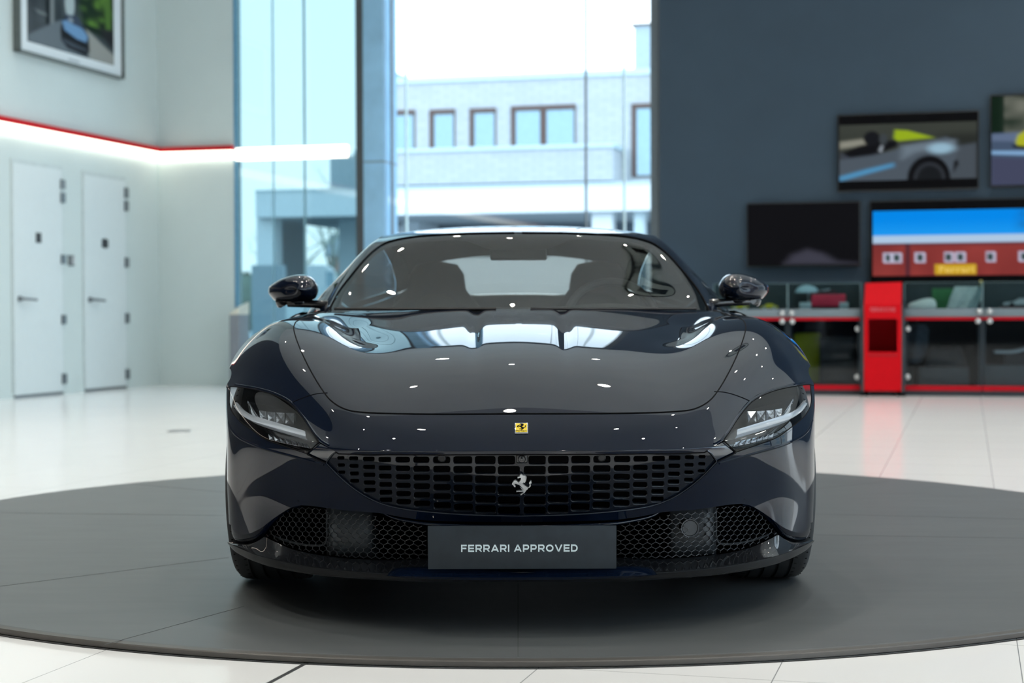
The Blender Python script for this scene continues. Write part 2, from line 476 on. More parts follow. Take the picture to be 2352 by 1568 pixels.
# LED strip with red cover along the left and back walls
led_m = mat('warm_led_diffuser', (.9, .88, .8), rough=.5, emit=(1.0, .93, .78), estr=2.6, var=.0)
red_m = mat('red_lacquer', (.55, .004, .010), rough=.6, spec=.15, var=.03)
_, zr1 = BW.sz(440, 338); _, zr0 = BW.sz(440, 349); _, zl0 = BW.sz(440, 368)
def strip(P, s0, s1, lab):
    c0 = P.w((s0 + s1) / 2, .03, zl0)
    t = thing('wall_light', c0, lab, 'wall light')
    MB().pbox(P, s0, s1, zr0, zr1, 0, .085).build('red_cover', red_m, t)
    MB().pbox(P, s0, s1, zl0, zr0, 0, .075).build('led_diffuser', led_m, t)
strip(LW, -26, -.09, 'long glowing white strip light with red cover along the left wall above the doors')
strip(BW, 0, s_e - .01, 'short glowing white strip light with red cover on the back wall beside the window')

sx0, zx1 = GS.sz(545, 343.5); sx1, zx0 = GS.sz(801, 361.5)
t = thing('glazing_light', GS.w((sx0 + sx1) / 2, .04, zx0), 'slim white light bar across the tinted glazing, in line with the wall strip', 'light bar')
MB().pbox(GS, sx0, sx1, zx0, zx1 + .01, .01, .06).build('led_diffuser', led_m, t)
MB().pbox(GS, sx0 + .02, sx1 - .02, zx0 + .02, zx1 - .01, -.035, .01).build('light_bracket', frame_m, t)

# doors
steel = mat('brushed_steel', (.22, .24, .26), rough=.35, metal=.8)
door_m = mat('white_door', (.66, .735, .75), rough=.5, var=.01)
dk_m = mat('dark_sign', (.03, .035, .04), rough=.5)
def door(n, tl, tr, br, bl, hinges, sign, handle):
    s0 = (LW.sz(*tl)[0] + LW.sz(*bl)[0]) / 2; s1 = (LW.sz(*tr)[0] + LW.sz(*br)[0]) / 2
    z1 = (LW.sz(*tl)[1] + LW.sz(*tr)[1]) / 2
    d = struct(MB().pbox(LW, s0, s1, .035, z1, 0, .022).build('door_%d' % n, door_m))
    MB().pbox(LW, s0 - .02, s0 - .001, 0, z1 + .02, 0, .012).pbox(LW, s1 + .001, s1 + .03, 0, z1 + .02, 0, .012).pbox(LW, s0 - .02, s1 + .03, z1 + .001, z1 + .05, 0, .014).build('door_frame', mat('door_frame_white', (.54, .62, .63), rough=.5), d)
    MB().pbox(LW, s0, s1, 0.004, .033, .001, .02).build('door_drop_seal', steel, d)
    for y0, y1 in hinges:
        za = LW.sz(tr[0] + 6, y1)[1]; zb = LW.sz(tr[0] + 6, y0)[1]
        MB().pbox(LW, s1 - .035, s1 + .045, za, zb, .02, .045).build('door_hinge', steel, d)
    sx, sy = LW.sz(handle[0], handle[1])
    mb = MB().lathe([(0, .03), (.028, .03), (.03, .02), (.03, 0)], LW.n, LW.w(s0 + .10, .02, sy), 20)
    mb.tube([LW.w(s0 + .10, .03, sy), LW.w(s0 + .10, .075, sy), LW.w(s0 + .13, .08, sy), LW.w(s0 + .36, .08, sy - .01)], .014, 8)
    mb.build('door_handle', steel, d, smooth=True, autosmooth=.8)
    for poly in sign: 
        mb = MB()
        mb.pbox(LW, *poly)
        mb.build('door_sign', dk_m, d)
sM, zM = LW.sz(84, 546); sW, zW = LW.sz(237, 559)
door(1, (20, 373), (134, 390), (146, 902), (35, 911), ((413, 434), (443, 466), (585, 606), (723, 744), (858, 881)), [(sM - .05, sM + .05, zM - .055, zM + .055, .022, .030)], (60, 686))
door(2, (187, 402), (282, 415), (290, 887), (195, 895), ((432, 455), (462, 485), (592, 614), (719, 742), (847, 870)), [(sW - .07, sW - .02, zW - .05, zW + .05, .022, .030), (sW - .015, sW + .015, zW - .06, zW + .06, .022, .030), (sW + .02, sW + .07, zW - .05, zW + .05, .022, .030)], (210, 688))
sS, zS = LW.sz(162, 598)
sw_t = thing('light_switch', LW.w(sS, 0, zS), 'small grey wall switch between the two white doors', 'switch')
MB().pbox(LW, sS - .06, sS + .06, zS - .06, zS + .06, 0, .02).build('switch_plate', mat('switch_grey', (.16, .18, .19), rough=.4), sw_t, bevel=.004)
MB().pbox(LW, sS + .01, sS + .05, zS - .045, zS + .045, .02, .03).build('switch_rocker', mat('switch_pale', (.55, .58, .6), rough=.4), sw_t)

# ------------------------------------------------------------------ pictures painted as colour fields on fine grids
def sm(x, a, b):
    t = np.clip((x - a) / (b - a), 0, 1); return t * t * (3 - 2 * t)
class Pic:
    def __init__(self, w, h, col):
        self.x, self.y = np.meshgrid((np.arange(w) + .5) / w, (np.arange(h) + .5) / h); self.c = np.ones((h, w, 3)) * np.array(col); self.w, self.h = w, h
    def put(self, m, col):
        m = np.clip(m, 0, 1)[..., None]; self.c = self.c * (1 - m) + np.array(col) * m; return self
    def poly(self, pts, col, soft=.008, smooth=0):
        if smooth: pts = catmull(pts, smooth, closed=True)
        pts = np.array(pts); x, y = self.x, self.y
        ins = np.zeros_like(x, bool); d = np.full_like(x, 9.)
        for i in range(len(pts)):
            x1, y1 = pts[i]; x2, y2 = pts[(i + 1) % len(pts)]
            if y1 != y2:
                k = ((y1 > y) != (y2 > y)) & (x < (x2 - x1) * (y - y1) / (y2 - y1) + x1); ins ^= k
            L = (x2 - x1) ** 2 + (y2 - y1) ** 2 + 1e-12
            t = np.clip(((x - x1) * (x2 - x1) + (y - y1) * (y2 - y1)) / L, 0, 1)
            d = np.minimum(d, np.hypot(x - x1 - t * (x2 - x1), y - y1 - t * (y2 - y1)))
        sd_ = np.where(ins, d, -d)
        return self.put(sm(sd_, -soft, soft), col)
    def ell(self, cx_, cy_, rx, ry, col, soft=.15):
        r = np.hypot((self.x - cx_) / rx, (self.y - cy_) / ry); return self.put(1 - sm(r, 1 - soft, 1 + soft), col)
    def noise(self, amp, fx, fy, seed=0):
        r = np.random.RandomState(seed); g = r.rand(fy + 1, fx + 1)
        xx = self.x * fx; yy = self.y * fy; i = xx.astype(int); j = yy.astype(int); a = xx - i; b = yy - j
        n = g[j, i] * (1 - a) * (1 - b) + g[j, i + 1] * a * (1 - b) + g[j + 1, i] * (1 - a) * b + g[j + 1, i + 1] * a * b
        return n
    def mesh(self, name, fn, m, parent):
        """fn(u,v) -> world point, v measured downwards"""
        W_, H_ = self.w, self.h
        vs = [fn(i / W_, j / H_) for j in range(H_ + 1) for i in range(W_ + 1)]
        fs = [(j * (W_ + 1) + i, j * (W_ + 1) + i + 1, (j + 1) * (W_ + 1) + i + 1, (j + 1) * (W_ + 1) + i) for j in range(H_) for i in range(W_)]
        o = mesh(name, vs, fs, m, parent)
        at_ = o.data.attributes.new('picture', 'FLOAT_COLOR', 'POINT')
        cc = np.ones((H_ + 1, W_ + 1, 4)); c4 = np.pad(self.c, ((0, 1), (0, 1), (0, 0)), mode='edge'); c0 = np.pad(self.c, ((1, 0), (1, 0), (0, 0)), mode='edge')
        cc[..., :3] = (c4 + c0) / 2
        at_.data.foreach_set('color', cc.ravel())
        return o
def srgb(r, g, b): return tuple((((v / 255 + .055) / 1.055) ** 2.4 if v > 10 else v / 255 / 12.92) for v in (r, g, b))

# framed photograph on the left wall
sl, zb = LW.sz(30, 118); sr, zb2 = LW.sz(272, 183)
zb = (zb + zb2) / 2; wd = sr - sl; zt = zb + 1.04
pf = thing('picture_frame', LW.w((sl + sr) / 2, 0, zb), 'large framed street photograph of a car hanging on the left wall above the strip light', 'picture')
fr = MB(); 
for a, b, z0, z1 in ((sl, sl + .022, zb, zt), (sr - .022, sr, zb, zt), (sl, sr, zb, zb + .022), (sl, sr, zt - .022, zt)): fr.pbox(LW, a, b, z0, z1, 0, .09)
fr.build('frame', mat('dark_silver_frame', (.11, .13, .125), rough=.35), pf)
MB().pbox(LW, sl + .02, sr - .02, zb + .02, zt - .02, .04, .055).build('passepartout', mat('mount_board', (.74, .80, .83), rough=.6, var=.01), pf)
# picture: lower part measured from the photo
A0 = LW.sz(52, 93); A1 = LW.sz(252, 153); pz0_ = (A0[1] + A1[1]) / 2; ps0, ps1 = A0[0], A1[0]; ph = zt - .06 - pz0_
P_ = Pic(120, 110, srgb(40, 50, 55))
yv = lambda y: 1 - (1 - y)     # v downwards 0..1
P_.put(P_.noise(1, 14, 3, 3) ** 2 * .8, srgb(130, 140, 142)).put(sm(.28 - P_.x, 0, .1) * .7, srgb(52, 58, 64))
P_.put(((P_.x > .20) & (P_.x < .24)) * 1.0, srgb(20, 28, 32)).put(((P_.x > .25) & (P_.x < .29)) * .7, srgb(140, 148, 150))
P_.poly([(.50, .0), (1, 0), (1, .66), (.62, .62), (.60, .35)], srgb(20, 40, 26), .03)
P_.put(P_.noise(1, 14, 12, 5) ** 3 * (P_.x > .56) * (P_.y < .55) * .9, srgb(105, 150, 60)).poly([(.88, .1), (.96, .1), (.97, .55), (.90, .55)], srgb(80, 115, 50), .02)
P_.ell(.47, .33, .055, .20, srgb(170, 185, 188))
P_.poly([(0, .92), (.28, .66), (.36, .60), (.60, .60), (.72, .66), (1, .92), (1, 1), (0, 1)], srgb(105, 115, 122), .02).poly([(.62, .60), (.68, .62), (1, .86), (1, 1), (.70, 1)], srgb(150, 152, 148), .02)
P_.poly([(.80, .55), (1, .5), (1, .80)], srgb(35, 36, 40), .03)
P_.poly([(.08, .55), (.2, .56), (.21, .60), (.12, .60)], srgb(110, 118, 120), .015)
P_.poly([(.36, .72), (.38, .60), (.42, .50), (.56, .48), (.63, .58), (.69, .70), (.70, .90), (.66, .98), (.44, .94), (.37, .86)], srgb(22, 26, 32), .012)
P_.poly([(.38, .60), (.44, .56), (.62, .62), (.68, .70), (.66, .79), (.55, .78), (.41, .71)], srgb(110, 150, 190), .015)
P_.poly([(.41, .50), (.56, .47), (.64, .60), (.52, .60), (.44, .57)], srgb(60, 72, 90), .015).ell(.48, .55, .03, .03, srgb(140, 150, 160))
P_.poly([(.38, .82), (.66, .88), (.68, .91), (.50, .91), (.39, .87)], srgb(66, 74, 84), .01)
P_.mesh('photograph', lambda u, v: LW.w(ps0 + (ps1 - ps0) * u, .058, pz0_ + ph * (1 - v)), vcol_mat('photo_print', 0, .6, .1), pf)
sg0 = LW.sz(160, 140)
MB().pbox(LW, sg0[0] - .12, sg0[0] + .12, sg0[1] - .012, sg0[1] + .012, .055, .057).build('caption_mark', mat('caption_grey', (.45, .5, .53), rough=.6), pf)

# grey stand with a slanted top at the end of the back wall
q = BW.w(BW.sz(536, 700)[0], .45, 0)
ST = Plane((q.x, q.y), -PHI)
zt1 = ST.sz(536, 722)[1]; sL = ST.sz(527, 800)[0]; sR = ST.sz(549, 800)[0]
stand = thing('display_stand', ST.w((sL + sR) / 2, -.15, 0), 'slim grey display stand with a slanted pale top beside the window', 'stand')
MB().pbox(ST, sL, sR, 0, zt1, -.3, 0).build('stand_body', mat('stand_grey', (.22, .24, .27), rough=.5), stand, bevel=.004)
mb = MB(); mb.hexa([ST.w(sL, 0, zt1), ST.w(sR, 0, zt1), ST.w(sR, -.3, zt1), ST.w(sL, -.3, zt1), ST.w(sL, 0, zt1 + .01), ST.w(sR, 0, zt1 + .10), ST.w(sR, -.3, zt1 + .16), ST.w(sL, -.3, zt1 + .06)])
mb.build('stand_top', mat('stand_cream', (.72, .70, .60), rough=.5), stand)
# floor socket lid
q = on_floor(412, 990)
t = thing('floor_socket', q, 'small round dark lid set in the white floor left of the car', 'socket')
MB().lathe([(0, .003), (.07, .003), (.08, .001), (.08, 0)], (0, 0, 1), q, 24).build('lid', mat('socket_grey', (.10, .11, .12), rough=.4), t)
MB().lathe([(.082, 0), (.082, .004), (.095, .003), (.097, 0)], (0, 0, 1), q, 24).build('rim', steel, t)

ja, jb = on_floor(620, 1567), on_floor(690, 1530)
jd = LW.d; jn = Vector((jd.y, -jd.x, 0)) * .006
ja = ja - jd * 4; jb = jb + jd * .1
struct(MB().add([ja - jn, jb - jn, jb + jn, ja + jn] + [p + Vector((0, 0, .0012)) for p in (ja - jn, jb - jn, jb + jn, ja + jn)], [(3, 2, 1, 0), (4, 5, 6, 7), (0, 1, 5, 4), (1, 2, 6, 5), (2, 3, 7, 6), (3, 0, 4, 7)]).build('trim_2', mat('expansion_joint', (.03, .032, .035), rough=.5)))
# ------------------------------------------------------------------ turntable
tc_ = Vector((.06, 6.98, 0)); TR = 2.73
tt = thing('turntable', tc_, 'wide round dark grey turntable platform under the car', 'turntable')
MB().lathe([(0, ZD), (TR - .03, ZD), (TR - .022, ZD - .001)], (0, 0, 1), tc_, 160).build('top_covering', disc_mat(), tt)
MB().lathe([(TR - .022, ZD - .001), (TR - .002, ZD - .003), (TR, ZD - .006), (TR, .004), (TR - .01, .0)], (0, 0, 1), tc_, 160).build('edge_trim', mat('edge_trim_bronze', (.115, .108, .10), rough=.4, metal=.35), tt, smooth=True, autosmooth=.5)
MB().lathe([(TR + .001, 0.0005), (TR + .012, .0015), (TR + .013, 0)], (0, 0, 1), tc_, 160).build('floor_ring', mat('ring_gap', (.02, .02, .02), rough=.8), tt)
# covering joints
def dline(a, b, wd=.0016):
    mb = MB()
    a = Vector((a.x, a.y, ZD + .0004)); b = Vector((b.x, b.y, ZD + .0004)); d = (b - a).normalized(); t = Vector((-d.y, d.x, 0)) * wd; u = Vector((0, 0, .0003))
    mb.hexa([a - t, b - t, b + t, a + t, a - t + u, b - t + u, b + t + u, a + t + u])
    mb.build('covering_joint', mat('joint_line', (.085, .09, .095), rough=.6), tt)
for (x0, y0), (x1, y1) in (((1190, 1340), (1190, 1508)), ((0, 1346), (525, 1280)), ((240, 1480), (560, 1392)), ((0, 1177), (515, 1184)), ((310, 1112), (515, 1130)), ((1871, 1180), (2352, 1192)), ((1871, 1122), (2040, 1106)), ((1871, 1228), (2352, 1236))):
    dline(on_floor(x0, y0, ZD), on_floor(x1, y1, ZD))

# oval fitting under the ceiling (mirrored in the windscreen and bonnet)
oc = Vector((3.55, 13.9, CEIL)); oa = math.radians(56); ou = Vector((math.cos(oa), math.sin(oa), 0)); ov = Vector((-ou.y, ou.x, 0))
t = thing('ceiling_fitting', oc, 'oval pale ceiling fitting with black rim and dark slot, mirrored in the windscreen', 'ceiling fitting')
def oval(a, b, z, n=48): return [oc + ou * (math.copysign(abs(math.cos(q)) ** .7, math.cos(q)) * a) + ov * (math.copysign(abs(math.sin(q)) ** .7, math.sin(q)) * b) + Vector((0, 0, z)) for q in [2 * math.pi * k / n for k in range(n)]]
b = MB(); o1, o2 = oval(1.05, .32, -.10), oval(1.05, .32, 0); b.add(o1 + o2, [tuple(range(48))[::-1]] + [(i, (i + 1) % 48, 48 + (i + 1) % 48, 48 + i) for i in range(48)]); b.build('fitting_body', mat('fitting_pale', (.62, .68, .62), rough=.6), t)
MB().tube(oval(1.02, .29, -.10), .03, 6, closed=True).build('fitting_rim', mat('fitting_black', (.01, .01, .01), rough=.5), t, smooth=True)
q4 = [oc + ou * a + ov * c2 for a, c2 in ((-.55, -.12), (.55, -.12), (.55, .12), (-.55, .12))]
MB().hexa([p + Vector((0, 0, -.115)) for p in q4] + [p + Vector((0, 0, -.095)) for p in q4]).build('fitting_slot', mat('fitting_black', (.01, .01, .01), rough=.5), t)
# ------------------------------------------------------------------ ceiling lamps
lamp_m = mat('spot_lens', (1, 1, 1), emit=(1.0, .93, .80), estr=150.0, var=0.0)
lamp_h = mat('spot_housing', (.6, .6, .6), rough=.4)
LOCS = []
random.seed(11)
for j in range(11):
    for i in range(6):
        x = -7.6 + i * 3.05 + (1.5 if j % 2 else 0); y = -6.5 + j * 2.25
        # keep inside the room
        q = Vector((x, y, 0)) - LW.o
        if q.dot(LW.n) < .8: continue
        if (Vector((x, y, 0)) - DW.o).dot(DW.n) < 1.2 and x > 1.5: continue
        if (Vector((x, y, 0)) - RG.o).dot(RG.n) < .8: continue
        if abs(x) < 2.7 and -1.5 < y < 6.2: continue
        LOCS.append((x + random.uniform(-.25, .25), y + random.uniform(-.2, .2)))
def ceiling_lamp():
    t = thing('ceiling_spotlight', (0, 0, CEIL), 'round recessed ceiling spotlight seen as a bright dot reflected in the car paint', 'ceiling light', 'ceiling spotlights')
    MB().lathe([(.10, .0), (.125, -.004), (.128, -.014), (.11, -.02), (.10, -.012), (.10, .0)], (0, 0, 1), (0, 0, CEIL), 24).build('bezel', lamp_h, t, smooth=True)
    MB().lathe([(0, -.012), (.060, -.012), (.10, -.002)], (0, 0, 1), (0, 0, CEIL), 24).build('lamp_lens', lamp_m, t)
    li = bpy.data.lights.new('lamp_light', 'SPOT'); li.energy = 240; li.color = (1.0, .95, .86); li.spot_size = math.radians(105); li.spot_blend = .7; li.shadow_soft_size = .045
    lo = bpy.data.objects.new('lamp_light', li); COL.objects.link(lo); lo.parent = t; lo.location = (0, 0, -.03)
    return t
proto = ceiling_lamp()
for k, (x, y) in enumerate(LOCS):
    if k == 0: proto.location = (x, y, CEIL)
    else:
        r = proto.copy(); COL.objects.link(r); r.location = (x, y, CEIL); r.scale = (.55, .55, 1) if k % 3 else (1, 1, 1)
        for ch in proto.children:
            c2 = ch.copy(); COL.objects.link(c2); c2.parent = r
# ================================================================== THE CAR
XC, Y0 = 0.026, 4.57       # car axis, nose plane
paint = mat('navy_paint', (0.0010, 0.0046, 0.0155), rough=0.6, spec=0.02, coat=1.0, coat_rough=0.006, var=0.03)
black_gloss = mat('gloss_black', (0.006, 0.007, 0.009), rough=0.12, coat=0.6)
black_matt = mat('black_plastic', (0.012, 0.013, 0.015), rough=0.5)
gap_m = mat('shadow_gap_rubber', (0.003, 0.003, 0.004), rough=0.8, spec=0.1)
chrome = mat('chrome', (0.75, 0.77, 0.8), rough=0.06, metal=1.0)
satin_silver = mat('satin_silver', (0.88, 0.90, 0.92), rough=0.32, metal=0.75)
tyre_m = mat('tyre_rubber', (0.040, 0.044, 0.048), rough=0.6, bump=0.2, bscale=300)
rim_m = mat('rim_alloy', (0.10, 0.105, 0.11), rough=0.25, metal=0.9)
duct_m = mat('duct_plastic', (0.050, 0.060, 0.070), rough=0.42, bump=0.15, bscale=500)
wind_glass = glass('windscreen_glass', (0.50, 0.55, 0.53), 1.5, 0.95)
side_glass = glass('car_side_glass', (0.30, 0.33, 0.34), 1.5, 1.3)
lens_glass = glass('headlight_lens', (0.93, 0.95, 0.97), 1.45, 0.9)
frit_m = mat('windscreen_black_border', (0.012, 0.012, 0.013), rough=0.02, spec=0.9)

def cpt(px, py, yr):
    p = at(px, py, Y0 + yr)
    return (p.x - XC, yr, p.z)

class Surf:
    """smooth B-spline surface in car axes (x right, y back, z up); first column mirrored about x=0 when sym"""
    def __init__(self, net, sym=True, iters=3, disp=None):
        self.T = np.array(net, float)
        if sym: self.T[:, 0, 0] = 0.0
        self.R, self.C = self.T.shape[:2]; self.sym = sym; self.disp = disp
        self.P = self.T.copy()
        vv, uu = np.meshgrid(np.arange(self.R), np.arange(self.C), indexing='ij')
        for _ in range(iters):
            S = self._raw(uu.ravel().astype(float), vv.ravel().astype(float)).reshape(self.T.shape)
            self.P = self.P + (self.T - S) * 0.9
        self.bvh = None
    def _pad(self):
        P = self.P
        L = P[:, 1:2] * np.array([-1, 1, 1]) if self.sym else 2 * P[:, :1] - P[:, 1:2]
        Rr = 2 * P[:, -1:] - P[:, -2:-1]
        P = np.concatenate([L, P, Rr], 1)
        return np.concatenate([2 * P[:1] - P[1:2], P, 2 * P[-1:] - P[-2:-1]], 0)
    def _raw(self, u, v):
        Q = self._pad()
        iu = np.clip(np.floor(u).astype(int), 0, self.C - 2); iv = np.clip(np.floor(v).astype(int), 0, self.R - 2)
        fu = u - iu; fv = v - iv
        def B(t): return np.stack([(1 - t)**3, 3 * t**3 - 6 * t * t + 4, -3 * t**3 + 3 * t * t + 3 * t + 1, t**3], 0) / 6
        bu = B(fu); bv = B(fv)
        out = 0
        for a in range(4):
            for b in range(4):
                out = out + (bv[a] * bu[b])[:, None] * Q[iv + a, iu + b]
        return out
    def ev(self, u, v):
        u = np.asarray(u, float); v = np.asarray(v, float)
        S = self._raw(u, v)
        if self.disp is not None: S = S + self.disp(S, u, v)
        return S
    def evn(self, u, v, off=0.0):
        u = np.asarray(u, float); v = np.asarray(v, float); e = 0.02
        P = self.ev(u, v)
        du = self.ev(np.minimum(u + e, self.C - 1), v) - self.ev(u - e if self.sym else np.maximum(u - e, 0), v)
        if self.sym:   # mirrored continuation across the centre line
            um = u - e
            neg = um < 0
            A = self.ev(np.abs(um), v); A[neg, 0] *= -1
            du = self.ev(np.minimum(u + e, self.C - 1), v) - A
        dv = self.ev(u, np.minimum(v + e, self.R - 1)) - self.ev(u, np.maximum(v - e, 0))
        n = np.cross(du, dv); n /= (np.linalg.norm(n, axis=1)[:, None] + 1e-12)
        return P + n * off, n
    def _build(self, nu=14, nv=14):
        U = np.linspace(0, self.C - 1, (self.C - 1) * nu + 1); V = np.linspace(0, self.R - 1, (self.R - 1) * nv + 1)
        self.U, self.V = U, V
        uu, vv = np.meshgrid(U, V)
        P = self.ev(uu.ravel(), vv.ravel())
        w_ = len(U); fs = []
        for i in range(len(V) - 1):
            for j in range(w_ - 1):
                fs.append((i * w_ + j, i * w_ + j + 1, (i + 1) * w_ + j + 1, (i + 1) * w_ + j))
        self.gp = P; self.bvh = BVHTree.FromPolygons([tuple(p) for p in P], fs)
    def hit(self, o, d):
        if self.bvh is None: self._build()
        loc, n, idx, _ = self.bvh.ray_cast(Vector(o), Vector(d).normalized())
        if loc is None:
            # nearest approach of the ray to the surface
            o = Vector(o); d = Vector(d).normalized()
            G = self.gp - np.array(o); t = G @ np.array(d); D = np.linalg.norm(G - t[:, None] * np.array(d), axis=1)
            k = int(D.argmin()); w_ = len(self.U)
            return (self.U[k % w_], self.V[k // w_])
        w_ = len(self.U) - 1
        i, j = idx // w_, idx % w_
        u0, v0 = self.U[j], self.V[i]; hu = self.U[1]; hv = self.V[1]
        u, v = u0 + hu / 2, v0 + hv / 2
        L = np.array(loc)
        for _ in range(4):
            e = 1e-3
            S0 = self.ev([u, u + e, u], [v, v, v + e])
            J = np.stack([(S0[1] - S0[0]) / e, (S0[2] - S0[0]) / e], 1)
            st = np.linalg.lstsq(J, L - S0[0], rcond=None)[0]
            u = min(max(u + st[0], 0), self.C - 1); v = min(max(v + st[1], 0), self.R - 1)
        return (u, v)
    def px(self, x, y):
        d = ray(x, y)
        return self.hit((CAMLOC.x - XC, CAMLOC.y - Y0, CAMLOC.z), d)
    def side(self, yr, z):
        return self.hit((3.0, yr, z), (-1, 0, 0))
    def path(self, spec, n=6):
        """spec: list of (x,y) photo points, ('s',yr,z) side points, ('uv',u,v); points joined in their own space"""
        out = []
        for i, a in enumerate(spec):
            ka = a[0] if isinstance(a[0], str) else 'p'
            out.append(self._one(a))
            if i + 1 < len(spec):
                b = spec[i + 1]; kb = b[0] if isinstance(b[0], str) else 'p'
                for k in range(1, n):
                    t = k / n
                    if ka == kb == 'p': out.append(self.px(a[0] + (b[0] - a[0]) * t, a[1] + (b[1] - a[1]) * t))
                    elif ka == kb == 's': out.append(self.side(a[1] + (b[1] - a[1]) * t, a[2] + (b[2] - a[2]) * t))
                    else:
                        A = self._one(a); B = self._one(b)
                        out.append((A[0] + (B[0] - A[0]) * t, A[1] + (B[1] - A[1]) * t))
        return out
    def _one(self, a):
        if isinstance(a[0], str):
            return self.side(a[1], a[2]) if a[0] == 's' else (a[1], a[2])
        return self.px(*a)

def dedupe(L, eps=2e-4, closed=True):
    o = []
    for p in L:
        if not o or abs(p[0] - o[-1][0]) + abs(p[1] - o[-1][1]) > eps: o.append(p)
    if closed and len(o) > 1 and abs(o[0][0] - o[-1][0]) + abs(o[0][1] - o[-1][1]) < eps: o.pop()
    return o

def panel_tris(S, outline, holes=(), step=0.12, off=0.0):
    """triangulate a region of the parameter plane; returns verts, normals, tris, uv"""
    L = [dedupe(outline)] + [dedupe(h) for h in holes]
    vs = []; loops = []
    for l in L:
        loops.append(list(range(len(vs), len(vs) + len(l)))); vs += [Vector(p) for p in l]
    poly = np.array(L[0])
    u0, v0 = poly.min(0); u1, v1 = poly.max(0)
    def inside(pts, pl):
        x, y = pts[:, 0], pts[:, 1]; c = np.zeros(len(pts), bool); n = len(pl)
        for i in range(n):
            x1, y1 = pl[i]; x2, y2 = pl[(i + 1) % n]
            if y1 == y2: continue
            k = ((y1 > y) != (y2 > y)) & (x < (x2 - x1) * (y - y1) / (y2 - y1) + x1)
            c ^= k
        return c
    gu = np.arange(u0 + step / 2, u1, step); gv = np.arange(v0 + step / 2, v1, step)
    if len(gu) and len(gv):
        uu, vv = np.meshgrid(gu, gv)
        uu = uu + (np.arange(len(gv)) % 2)[:, None] * step * 0.25
        pts = np.stack([uu.ravel(), vv.ravel()], 1)
        ok = inside(pts, poly)
        for h in L[1:]: ok &= ~inside(pts, np.array(h))
        # keep clear of the outline
        allb = np.concatenate([np.array(l) for l in L])
        pts = pts[ok]
        if len(pts):
            keep = np.ones(len(pts), bool)
            for s in range(0, len(pts), 4000):
                d = ((pts[s:s + 4000, None, :] - allb[None]) ** 2).sum(-1).min(1)
                keep[s:s + 4000] = d > (step * 0.3) ** 2
            pts = pts[keep]
        vs += [Vector(p) for p in pts]
    edges = [(l[i], l[(i + 1) % len(l)]) for l in loops for i in range(len(l))]
    r = delaunay_2d_cdt(vs, edges, [], 0, 1e-7)
    v2 = np.array([v[:] for v in r[0]]); tr = np.array([f for f in r[2] if len(f) == 3])
    c = v2[tr].mean(1)
    ok = inside(c, poly)
    for h in L[1:]: ok &= ~inside(c, np.array(h))
    tr = tr[ok]
    P, N = S.evn(v2[:, 0], v2[:, 1], off)
    # consistent orientation: outward normal n; make triangles follow it
    fn = np.cross(P[tr[:, 1]] - P[tr[:, 0]], P[tr[:, 2]] - P[tr[:, 0]])
    fl = (fn * N[tr].mean(1)).sum(1) < 0
    tr[fl] = tr[fl][:, ::-1]
    return P, N, tr
def to_world(P): return np.asarray(P) + np.array([XC, Y0, 0])
def mirror_x(P): return np.asarray(P) * np.array([-1, 1, 1])
def build_panel(name, pieces, m, parent, both=False, side=1, label=None):
    """pieces: list of (P,N,tris) on the right half; both adds the mirrored half to the same mesh; side=-1 builds the mirrored one"""
    V = []; N = []; T = []; b = 0
    for (P, Nn, t) in pieces:
        for sgn in ((1, -1) if both else (side,)):
            Q = P if sgn == 1 else mirror_x(P); M = Nn if sgn == 1 else mirror_x(Nn); tt = t if sgn == 1 else t[:, ::-1]
            V.append(to_world(Q)); N.append(M); T.append(tt + b); b += len(P)
    V = np.concatenate(V); N = np.concatenate(N); T = np.concatenate(T)
    used = np.unique(T); re = -np.ones(len(V), int); re[used] = np.arange(len(used))
    return mesh(name, V[used], re[T], m, parent, normals=N[used], label=label)
def seam(name, S, uv, r, m, parent, both=True, off=0.0, seg=6):
    u = np.array([p[0] for p in uv]); v = np.array([p[1] for p in uv])
    P, N = S.evn(u, v, off)
    for sg in ((1, -1) if both else (1,)):
        o = MB().tube([tuple(p) for p in to_world(P * [sg, 1, 1])], r, seg).build(name, m, parent, smooth=True)
    return o

